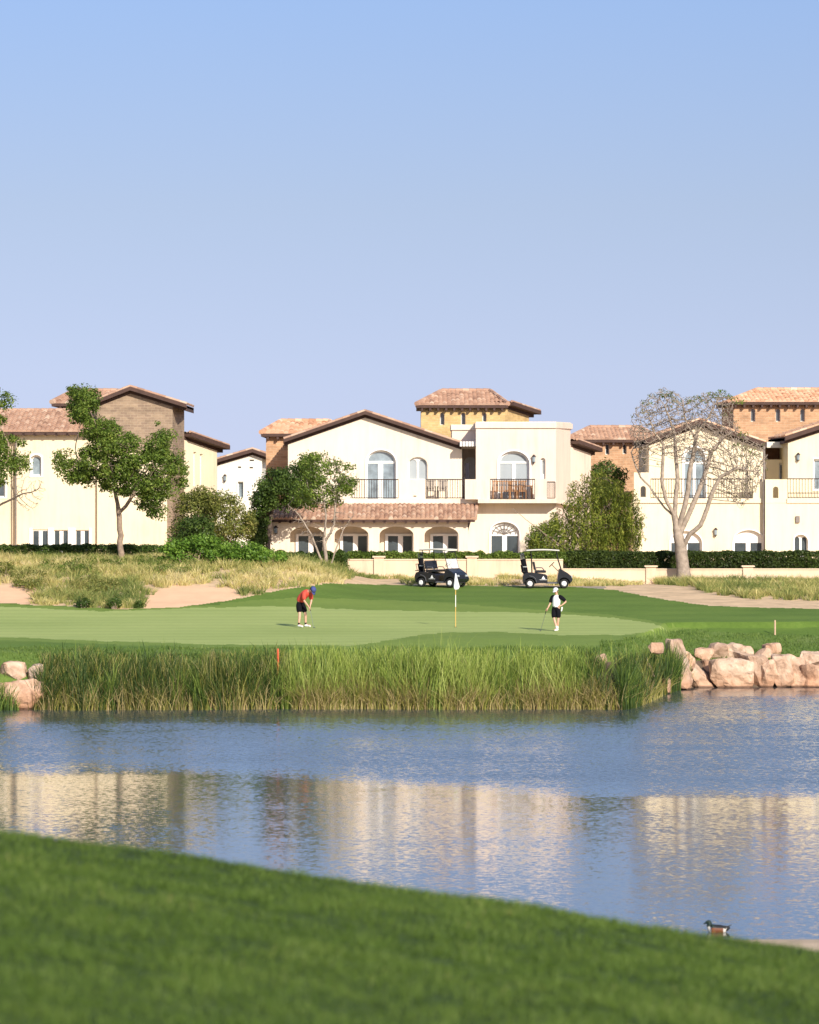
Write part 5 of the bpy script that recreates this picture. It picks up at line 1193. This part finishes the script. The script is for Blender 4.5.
def golf_cart(label, loc, yaw):
    r = empty('golf_cart', (0, 0, 0), label, 'golf cart', 'golf carts parked on the path'); W = .58
    m = MB(); arc = [(-.83+.29*math.cos(a), .225+.29*math.sin(a)) for a in [math.pi*k/8 for k in range(9)]]
    rear = [(-1.17, .30), (-1.13, .28)]+arc[::-1]+[(-.42, .24), (.02, .24), (.02, .60), (-.06, .66), (-.30, .70), (-.62, .74), (-.95, .76), (-1.13, .70), (-1.19, .55)]
    side_prof(m, rear, -W, W); b = build('rear_body', m, M['cartblack'], r, bevel=.02)
    m = MB(); arc = [(.83+.29*math.cos(a), .225+.29*math.sin(a)) for a in [math.pi*k/8 for k in range(9)]]
    front = [(.50, .24), (.54, .225)]+arc[::-1]+[(1.13, .26), (1.20, .30), (1.24, .42), (1.16, .60), (1.0, .74), (.82, .84), (.68, .92), (.60, .92), (.54, .72), (.50, .45)]
    side_prof(m, front, -W, W); c = build('front_cowl', m, M['cartblack'], r, bevel=.035)
    for x in (-.83, .83): m = MB(); m.box((x, 0, .38), (.62, .72, .34)); build('wheel_housing', m, M['grip'], r)
    m = MB(); m.box((.26, 0, .25), (.6, 1.1, .07)); build('floor', m, M['greyplastic'], r)
    m = MB(); m.box((-.32, 0, .80), (.54, 1.05, .12)); build('seat', m, M['cartblack'], r, bevel=.03)
    m = MB(); m.box((-.62, 0, 1.08), (.10, 1.05, .40), ry=R(-10)); build('backrest', m, M['cartblack'], r, bevel=.03)
    for y in (-.5, .5):
        m = MB(); m.tube([(-.56, y, .84), (-.50, y, .99), (-.22, y, .98), (-.12, y, .84)], .022, 6); build('armrest', m, M['greyplastic'], r)
        m = MB(); m.tube([(.70, y, .90), (.56, y, 1.35), (.46, y, 1.80)], .02, 6); build('roof_strut', m, M['grip'], r); m = MB(); m.tube([(-.72, y, .74), (-.74, y, 1.3), (-.78, y, 1.80)], .02, 6); build('roof_strut', m, M['grip'], r)
        m = MB(); m.box((1.205, y*.78, .56), (.05, .17, .09), ry=R(-25)); build('headlight', m, M['curtain'], r)
    m = MB(); secs = []
    for i in range(9):
        x = -1.0+i*.2; z = 1.82+.035*math.sin(math.pi*i/8)
        secs.append((x, z))
    vs = []; fs = []
    for x, z in secs:
        k = .05 if x in (secs[0][0], secs[-1][0]) else 0
        vs += [(x, -.58+k, z-.01), (x, -.50+k, z+.035), (x, .50-k, z+.035), (x, .58-k, z-.01), (x, .50-k, z-.045), (x, -.50+k, z-.045)]
    for i in range(8):
        for j in range(6): fs.append((i*6+j, i*6+(j+1) % 6, (i+1)*6+(j+1) % 6, (i+1)*6+j))
    fs += [tuple(range(6)), tuple(range(53, 47, -1))]; m.add(vs, fs); build('roof', m, M['cartroof'], r, smooth=False)
    m = MB(); m.prism([(.70, -.5, .93), (.70, .5, .93), (.56, .5, 1.38), (.56, -.5, 1.38)], (.012, 0, 0)); build('windscreen', m, M['screen'], r)
    m = MB(); m.tube([(.58, .25, .80), (.26, .25, 1.12)], .02, 6); build('steering_column', m, M['grip'], r)
    m = MB(); ax = Vector((-.7, 0, .7)).normalized(); u = Vector((0, 1, 0)); v = ax.cross(u); cc = Vector((.25, .25, 1.13)); m.tube([cc+(u*math.cos(2*math.pi*k/20)+v*math.sin(2*math.pi*k/20))*.17 for k in range(21)], .016, 6)
    m.tube([cc-u*.17, cc+u*.17], .014, 5); build('steering_wheel', m, M['grip'], r)
    # white triangular badge low on each side
    for s in (-1, 1):
        m = MB(); y = s*(W+.004); m.prism([(-.27, y, .44), (-.09, y, .44), (-.18, y, .60)], (0, s*.004, 0)); m.prism([(-.36, y, .40), (0, y, .40), (0, y, .418), (-.36, y, .418)], (0, s*.004, 0)); build('emblem', m, M['whitecloth'], r)
        m = MB(); m.tube([(-.52, s*(W+.008), .28), (-.56, s*(W+.008), .46), (-.68, s*(W+.008), .56), (-.86, s*(W+.008), .60)], .016, 5); build('wheel_trim', m, M['greyplastic'], r)
    m = MB(); m.box((-1.15, 0, .80), (.16, .95, .04)); m.tube([(-1.12, -.45, .8), (-1.2, -.45, 1.12), (-1.2, .45, 1.12), (-1.12, .45, .8)], .018, 6); build('bag_rack', m, M['grip'], r)
    for x in (-.83, .83):
        for y in (-.50, .50): wheel(r, x, y)
    r.location = loc; r.rotation_euler = (0, 0, yaw); return r
def golf_bag(label, mat, loc, yaw, lx, ly, clubs=True):
    r = empty('golf_bag', (0, 0, 0), label, 'golf bag', 'golf bags on the carts')
    a = Vector((0, 0, .0)); b = Vector((-.16, 0, .82)); m = MB(); m.tube([a, a.lerp(b, .03), a.lerp(b, .5), a.lerp(b, .9), b], [.10, .125, .13, .125, .14], 14); build('bag_body', m, M[mat], r, smooth=False)
    m = MB(); m.box(Vector((-.19, 0, .35)), (.10, .2, .38), ry=R(-11)); build('pocket', m, M[mat], r, bevel=.02)
    m = MB(); m.tube([a.lerp(b, .42)+Vector((.125, 0, 0)), a.lerp(b, .42)+Vector((.13, .1, 0)), a.lerp(b, .42)+Vector((-.02, .14, 0))], .02, 5); m.tube([a.lerp(b, .55)+Vector((math.cos(t)*.137, math.sin(t)*.137, 0)) for t in [k*math.pi/6 for k in range(13)]], .014, 5); build('strap', m, M['whitecloth'], r)
    rr = random.Random(int(lx*100+ly*10+5))
    for k in range(7):
        t = 2*math.pi*k/7; p = b+Vector((.07*math.cos(t), .07*math.sin(t), -.3)); q = b+Vector((.09*math.cos(t)-.04, .09*math.sin(t), rr.uniform(.08, .26)))
        m = MB(); m.tube([p, q], .007, 5); c = build('club_shaft', m, M['steel'], r); m = MB(); big = k < 3
        m.sph(q+Vector((0, .02, .02)), .05 if big else .028, 8, 6, (1, 1.2, .8)); build('club_head', m, M['grip'] if k % 2 == 0 else M['steel'], c)
    r.location = Vector(loc)+Matrix.Rotation(yaw, 3, 'Z') @ Vector((lx, ly, .80 if False else .58)); r.rotation_euler = (0, 0, yaw); return r
def gz(px, D): x = (px-CX)*D/FPX; return Vector((x, D, float(H(x, D))))
c2 = gz(546.7, 195.0); golf_cart('black golf cart with cream roof and white wheels, seen side-on behind the standing golfer', c2, 0)
golf_bag('black golf bag with white strap on the back of the side-on cart, near side', 'blackcloth', c2, 0, -1.0, -.26)
golf_bag('black golf bag on the back of the side-on cart, far side', 'blackcloth', c2, 0, -1.0, .26)
c1 = gz(441.5, 195.6); y1 = R(-33); golf_cart('black golf cart turned towards the flag, its roof crossing an arcade door', c1, y1)
golf_bag('golf bag on the back of the cart that is turned towards the flag', 'blackcloth', c1, y1, -1.0, -.1)

# ------------------------------------------------------------------ flag, hole, stakes
def flagstick():
    D = 167.5; b = gz(455.6, D); r = empty('flagstick', b, 'white and yellow flagstick with a limp white flag, standing in the hole', 'flag')
    m = MB(); m.tube([b+Vector((0, 0, -.1)), b+Vector((0, 0, .85))], .016, 8); build('pole_lower', m, M['yellowpaint'], r)
    m = MB(); m.tube([b+Vector((0, 0, .85)), b+Vector((0, 0, 1.35))], .017, 8); build('pole_upper', m, M['white'], r)
    m = MB(); m.tube([b+Vector((0, 0, 1.35)), b+Vector((0, 0, 1.72))], .017, 8); build('pole_band', m, M['yellowpaint'], r)
    m = MB(); m.tube([b+Vector((0, 0, 1.72)), b+Vector((0, 0, 2.26))], .017, 8); build('pole_top', m, M['white'], r)
    vs = []; fs = []; nx, nz = 9, 12
    for j in range(nz+1):
        v = j/nz
        for i in range(nx+1):
            u = i/nx; w = (.03+.27*v) if v < .85 else (.26-.10*(v-.85)/.15)
            x = -w*.34+u*w; vs.append((b.x+x, b.y-.02+.045*math.sin(u*9+v*3)*v, b.z+2.25-.66*v-.03*math.sin(u*math.pi)*v))
    for j in range(nz):
        for i in range(nx): k = j*(nx+1)+i; fs.append((k, k+1, k+nx+2, k+nx+1))
    m = MB(); m.add(vs, fs); o = build('flag', m, M['whitecloth'], r, smooth=True); sd = o.modifiers.new('thickness', 'SOLIDIFY'); sd.thickness = .006
flagstick()
h = gz(455.6, 167.5); m = MB(); m.tube([h+Vector((0, 0, -.12)), h+Vector((0, 0, .012))], .058, 16, cap=True); o = build('golf_hole', m, M['grip'], None, loc=h); tag(o, 'dark round hole cut in the green under the flagstick', 'hole')
def stake(px, py0, py1, D, mat, label, w):
    b = P(px, py1, D); t = P(px, py0, D); g = float(H(b.x, D)); r = MB(); r.tube([(b.x, D, min(g, b.z)-.1), (t.x, D, t.z-.06), (t.x, D, t.z)], [w, w, w*.5], 6); o = build('marker_stake', r, M[mat], None, loc=(b.x, D, min(g, b.z))); tag(o, label, 'stake', 'lake marker stakes'); return o
stake(278, 648.5, 668, 147.2, 'redpaint', 'red marker stake standing above the reeds', .042)
Dk = ground_D(775, 635); stake(775, 620, 636, Dk, 'paleWood', 'pale wooden marker stake on the grass above the boulders', .04)

# ------------------------------------------------------------------ people
def skin(name, nodes, edges, mat, parent, sub=2, root=0, extra=None):
    """one continuous skinned surface; nodes: [(x,y,z,r)] or [(x,y,z,rx,ry)]"""
    me = bpy.data.meshes.new(name); off = world_loc(parent) if parent else Vector((0, 0, 0))
    me.from_pydata([Vector(n[:3])-off for n in nodes], edges, []); o = bpy.data.objects.new(name, me); COL.objects.link(o)
    sk = o.modifiers.new('skin', 'SKIN'); sk.use_smooth_shade = True; sk.branch_smoothing = .3
    for i, n in enumerate(nodes):
        v = me.skin_vertices[0].data[i]; v.radius = (n[3], n[4] if len(n) > 4 else n[3]); v.use_root = (i == root)
    ss = o.modifiers.new('sub', 'SUBSURF'); ss.levels = sub; ss.render_levels = sub
    bpy.context.view_layer.update(); dg = bpy.context.evaluated_depsgraph_get(); m2 = bpy.data.meshes.new_from_object(o.evaluated_get(dg))
    o.modifiers.clear(); o.data = m2; m2.name = name; m2.materials.clear(); m2.materials.append(M[mat])
    m2.polygons.foreach_set('use_smooth', [True]*len(m2.polygons))
    if parent: o.parent = parent
    return o
class Rig:
    def __init__(s, base, F, sc): s.b = Vector(base); s.F = Vector((*F, 0)).normalized(); s.L = Vector((-s.F.y, s.F.x, 0)); s.k = sc
    def __call__(s, f, l, z): return s.b+(s.F*f+s.L*l)*s.k+Vector((0, 0, z*s.k))
    def n(s, f, l, z, r, r2=None): p = s(f, l, z); return (p.x, p.y, p.z, r*s.k, (r2 or r)*s.k)
def person(rig, J, label, cloth, cap, hair=None):
    """J: joints in the rig's frame (forward, left, up)"""
    r = empty('person', rig.b, label, 'person'); N = []; E = []; ix = {}
    def nd(k, j, rad, r2=None, par=None):
        ix[k] = len(N); N.append(rig.n(*j, rad, r2)); 
        if par is not None: E.append((ix[par], ix[k]))
    def mix(a, b, t): return tuple(a[i]+(b[i]-a[i])*t for i in range(3))
    nd('pelvis', J['pelvis'], .12, .10); nd('waist', J['waist'], .11, .09, 'pelvis'); nd('chest', J['chest'], .135, .10, 'waist'); nd('neck0', J['neck'], .065, None, 'chest')
    h = J['head']; nk = J['neck']; up = Vector(h)-Vector(nk); up.normalize(); nd('neck1', mix(nk, h, .45), .058, None, 'neck0'); nd('jaw', mix(nk, h, .70), .076, .084, 'neck1'); nd('head', h, .092, .102, 'jaw'); nd('crown', tuple(Vector(h)+up*.085), .068, .074, 'head')
    fd = Vector(J['face']).normalized(); nd('nose', tuple(Vector(mix(nk, h, .88))+fd*.10), .014, None, 'jaw')
    for s in ('l', 'r'):
        nd('hip'+s, J['hip'+s], .095, None, 'pelvis'); nd('thigh'+s, mix(J['hip'+s], J['knee'+s], .4), .082, None, 'hip'+s); nd('knee'+s, J['knee'+s], .056, None, 'thigh'+s)
        nd('calf'+s, mix(J['knee'+s], J['ank'+s], .3), .058, None, 'knee'+s); nd('ank'+s, J['ank'+s], .038, None, 'calf'+s); nd('toe'+s, J['toe'+s], .036, None, 'ank'+s)
        nd('sh'+s, J['sh'+s], .062, None, 'chest'); nd('ua'+s, mix(J['sh'+s], J['el'+s], .5), .048, None, 'sh'+s); nd('el'+s, J['el'+s], .040, None, 'ua'+s); nd('fa'+s, mix(J['el'+s], J['wr'+s], .35), .040, None, 'el'+s)
        nd('wr'+s, J['wr'+s], .027, .024, 'fa'+s); hd = (Vector(J['hand'+s])-Vector(J['wr'+s])); nd('palm'+s, tuple(Vector(J['wr'+s])+hd*.5), .036, .022, 'wr'+s)
        # four fingers of different lengths and a thumb, bent
        d = hd.normalized(); sd = d.cross(Vector((.3, .9, .2))).normalized(); cu = d.cross(sd).normalized()
        for q, (o_, ln) in enumerate(((-.028, .065), (-.010, .078), (.009, .072), (.026, .055))):
            k = f'f{s}{q}'; p1 = Vector(J['wr'+s])+hd*.95+sd*o_; nd(k+'a', tuple(p1), .0095, None, 'palm'+s); nd(k+'b', tuple(p1+d*ln*.5+cu*.012), .0085, None, k+'a'); nd(k+'c', tuple(p1+d*ln*.75+cu*.038), .0075, None, k+'b')
        t1 = Vector(J['wr'+s])+hd*.45+sd*.045; nd('t'+s+'a', tuple(t1), .0105, None, 'palm'+s); nd('t'+s+'b', tuple(t1+d*.04+sd*.012+cu*.014), .009, None, 't'+s+'a')
    skin('body', N, E, 'skin', r, 1)
    # shirt
    wq = Vector(J['waist'])-Vector(J['pelvis']); wq.normalize()
    S = [rig.n(*(Vector(J['pelvis'])-wq*.02), .17, .155), rig.n(*J['waist'], .175, .155), rig.n(*J['chest'], .205, .17), rig.n(*mix(J['chest'], J['neck'], .62), .15, .13), rig.n(*J['neck'], .085)]; SE = [(0, 1), (1, 2), (2, 3), (3, 4)]
    skin('shirt', S, SE, cloth['shirt'], r, 2)
    for s in ('l', 'r'):
        S2 = [rig.n(*mix(mix(J['chest'], J['neck'], .5), J['sh'+s], .35), .11), rig.n(*J['sh'+s], .10), rig.n(*mix(J['sh'+s], J['el'+s], .5), .085), rig.n(*mix(J['sh'+s], J['el'+s], .92), .08)]
        skin('sleeve', S2, [(0, 1), (1, 2), (2, 3)], cloth['sleeve'], r, 2)
    # shorts
    S = [rig.n(*mix(J['pelvis'], J['waist'], .6), .16, .145), rig.n(*J['pelvis'], .175, .16)]; SE = [(0, 1)]
    for s in ('l', 'r'):
        k = len(S); S += [rig.n(*J['hip'+s], .125), rig.n(*mix(J['hip'+s], J['knee'+s], .5), .118), rig.n(*mix(J['hip'+s], J['knee'+s], cloth.get('hem', .9)+.06), .112)]; SE += [(1, k), (k, k+1), (k+1, k+2)]
    skin('shorts', S, SE, 'blackcloth', r, 2)
    for s in ('l', 'r'):
        a, k_, t = J['ank'+s], J['knee'+s], J['toe'+s]
        skin('sock', [rig.n(*mix(a, k_, cloth['sock']), .047), rig.n(*mix(a, k_, .08), .046), rig.n(a[0], a[1], a[2]-.03, .047)], [(0, 1), (1, 2)], cloth['sockc'], r, 1)
        hl = Vector(a)-(Vector(t)-Vector(a)).normalized()*.05; hl.z = .05
        skin('shoe', [rig.n(*hl, .048), rig.n(a[0], a[1], .062, .058), rig.n(*mix(a, t, .55)[:2], .05, .050), rig.n(t[0], t[1], .038, .040)], [(0, 1), (1, 2), (2, 3)], 'whitecloth', r, 1)
    # cap: crown shell, peak, hair below
    H_ = rig(*h); upw = (rig(*tuple(Vector(h)+up))-H_).normalized(); fw = (rig(*tuple(Vector(h)+fd))-H_); fw = (fw-upw*fw.dot(upw)).normalized(); sw = upw.cross(fw); k = rig.k
    def shell(c, rr_, t0, t1, n=16, m=6, sq=(1, 1, 1)):
        vs = []; fs = []
        for i in range(m+1):
            th = t0+(t1-t0)*i/m
            for j in range(n): a = 2*math.pi*j/n; vs.append(c+(fw*math.cos(a)*sq[0]+sw*math.sin(a)*sq[1])*math.sin(th)*rr_+upw*math.cos(th)*rr_*sq[2])
        for i in range(m):
            for j in range(n): fs.append((i*n+j, i*n+(j+1) % n, (i+1)*n+(j+1) % n, (i+1)*n+j))
        mb = MB(); mb.add(vs, fs); return mb
    mb = shell(H_+upw*.055*k, .118*k, 0.02, math.pi*.52, sq=(1.08, .93, .95)); n = 10; pk = []
    for j in range(n+1): a = -1.05+2.1*j/n; pk.append(H_+upw*.05*k+(fw*math.cos(a)*1.08+sw*math.sin(a)*.93)*.115*k)
    pk2 = [p+fw*.085*k*math.cos(-1.05+2.1*j/n)-upw*.02*k for j, p in enumerate(pk)]; mb.add([q for q in pk+pk2], [(j, j+1, j+1+n+1, j+n+1) for j in range(n)])
    c = build('cap', mb, M[cap], r, smooth=True); sd = c.modifiers.new('thickness', 'SOLIDIFY'); sd.thickness = .006
    mb = shell(H_-fw*.018*k+upw*.02*k, .103*k, math.pi*.3, math.pi*.68, sq=(1.0, .95, 1)); mb.f = [f for f in mb.f if (sum((Vector(mb.v[i]) for i in f), Vector())/4-H_).dot(fw) < .035*k]; mb.mi = [0]*len(mb.f)
    hr = build('hair', mb, M['hair'], r, smooth=True); sd = hr.modifiers.new('thickness', 'SOLIDIFY'); sd.thickness = .008
    for s in (-1, 1):
        mb = MB(); mb.sph(H_+sw*s*.034*k+fw*.082*k-upw*.005*k, .010*k, 8, 6); build('eye', mb, M['hair'], r)
        mb = MB(); mb.sph(H_+sw*s*.088*k-upw*.015*k, .024*k, 8, 6, (.6, .6, 1)); build('ear', mb, M['skin'], r)
    mb = MB(); mb.box(H_+fw*.080*k-upw*.062*k, (.03*k, .03*k, .007*k)); build('mouth', mb, M['red'], r)
    return r
def putter(top, foot, fwd, label):
    r = empty('putter', foot, label, 'golf club', 'putters held by the golfers'); d = (foot-top); m = MB(); m.tube([top+d*.22, foot+Vector((0, 0, .03))], .008, 6); build('shaft', m, M['steel'], r)
    m = MB(); m.tube([top, top+d*.25], .014, 7); build('grip', m, M['grip'], r); m = MB(); a = math.atan2(fwd.y, fwd.x); m.box(foot+Vector((0, 0, .018))+fwd*.03, (.11, .035, .028), rz=a); build('putter_head', m, M['steel'], r); return r
# golfer in red, bent over a putt, facing right and a little towards us
D = 167.0; b = gz(304.3, D); rg = Rig(b, (math.cos(R(38)), -math.sin(R(38))), 1.12)
J = dict(pelvis=(-.22, 0, .93), waist=(-.17, 0, 1.07), chest=(.06, 0, 1.26), neck=(.22, 0, 1.35), head=(.40, -.02, 1.40), face=(.45, .1, -1),
         hipl=(-.20, .10, .89), hipr=(-.20, -.10, .89), kneel=(-.08, .17, .50), kneer=(-.08, -.17, .50), ankl=(-.10, .20, .10), ankr=(-.10, -.20, .10), toel=(.12, .24, .05), toer=(.12, -.22, .05),
         shl=(.14, .20, 1.27), shr=(.14, -.20, 1.27), ell=(.18, .20, .99), elr=(.16, -.20, .99), wrl=(.25, .03, .79), wrr=(.25, -.02, .75), handl=(.27, 0, .70), handr=(.27, -.02, .66))
person(rg, J, 'person in red shirt and black shorts bent over a putt', dict(shirt='red', sleeve='red', hem=.86, sock=.26, sockc='blackcloth'), 'bluecap')
putter(rg(.245, 0, .82), Vector((*rg(.42, .03, 0)[:2], float(H(*rg(.42, .03, 0)[:2])))), rg.F, 'putter gripped by the golfer in red')
# golfer in white leaning on a putter, legs crossed
D = 163.6; b = gz(556.3, D); rg = Rig(b, (-.42, -.91), .985)
# left of the rig points to the right of the picture
J = dict(pelvis=(0, -.02, .96), waist=(.01, .0, 1.10), chest=(0, .02, 1.34), neck=(.0, .02, 1.50), head=(.04, .0, 1.645), face=(1, -.1, -.12),
         hipl=(0, .10, .92), hipr=(0, -.12, .92), kneel=(.03, .10, .50), kneer=(.12, -.05, .50), ankl=(-.02, .04, .10), ankr=(.16, .10, .10), toel=(.16, .0, .05), toer=(.33, .04, .05),
         shl=(0, .20, 1.42), shr=(0, -.18, 1.42), ell=(-.10, .40, 1.22), elr=(.02, -.27, 1.14), wrl=(.02, .24, 1.06), wrr=(.12, -.34, .93), handl=(.07, .17, 1.03), handr=(.15, -.37, .86))
person(rg, J, 'person in white top with black sleeves leaning on a putter, legs crossed', dict(shirt='whitecloth', sleeve='blackcloth', hem=.90, sock=.34, sockc='whitecloth'), 'whitecloth')
f = rg(.20, -.62, 0); f.z = float(H(f.x, f.y)); putter(rg(.16, -.365, .92), f, rg.F, 'putter the golfer in white leans on')
m = MB(); p = rg(-.05, .225, .90); m.box(p, (.05, .05, .16), ry=R(12)); m.box(p+Vector((.01, 0, .07)), (.07, .05, .05)); o = build('glove', m, M['whitecloth'], None, loc=p, bevel=.01); tag(o, 'white glove hanging from the back of the black shorts', 'glove')

# ------------------------------------------------------------------ duck
def duck():
    D = 72.4; x = (718.5-CX)*D/FPX; b = Vector((x, D, .0)); r = empty('duck', b, 'duck with dark head, white breast and chestnut side swimming on the lake', 'duck'); s = 1.0
    N = [(.215, 0, .085, .02, .014), (.17, 0, .070, .055, .042), (.08, 0, .045, .10, .082), (-.03, 0, .035, .115, .098), (-.12, 0, .040, .095, .090), (-.165, 0, .085, .058, .062), (-.165, 0, .130, .050, .052), (-.168, 0, .178, .058, .060), (-.200, 0, .180, .044, .042), (-.238, 0, .160, .022, .016), (-.275, 0, .150, .026, .010)]
    nodes = [(b.x+n[0]*s, b.y+n[1]*s, b.z+n[2]*s, n[3]*s, n[4]*s) for n in N]; o = skin('body', nodes, [(i, i+1) for i in range(len(N)-1)], 'skin', r, 2, root=3)
    me = o.data; me.materials.clear()
    cols = [('duck_head_green', (.012, .028, .022)), ('duck_white', (.58, .55, .50)), ('duck_chestnut', (.14, .042, .014)), ('duck_black', (.015, .015, .015))]
    for nme, c in cols: me.materials.append(simple(nme, c, .6, .2, 20, world=False))
    for p in me.polygons:
        c = Vector(p.center)/s; xx, zz = c.x, c.z
        if (xx < -.09 and zz > .100) or xx < -.225: k = 0
        elif xx < -.115: k = 1
        elif xx > .135: k = 3
        elif xx > .08 and zz < .085: k = 1
        elif zz > .085: k = 3
        else: k = 2
        p.material_index = k
    for sg in (-1, 1):
        m = MB(); m.sph(b+Vector((.02, sg*.066, .072))*s, .1*s, 12, 8, (1.15, .22, .28)); build('wing', m, me.materials[3], r, smooth=True)
        m = MB(); m.sph(b+Vector((-.19, sg*.03, .197))*s, .006*s, 6, 5); build('eye', m, M['yellowpaint'], r)
    m = MB(); m.prism([b+Vector((.16, -.03, .09))*s, b+Vector((.235, 0, .125))*s, b+Vector((.16, .03, .09))*s], (0, 0, .012)); build('tail', m, me.materials[3], r)
duck()
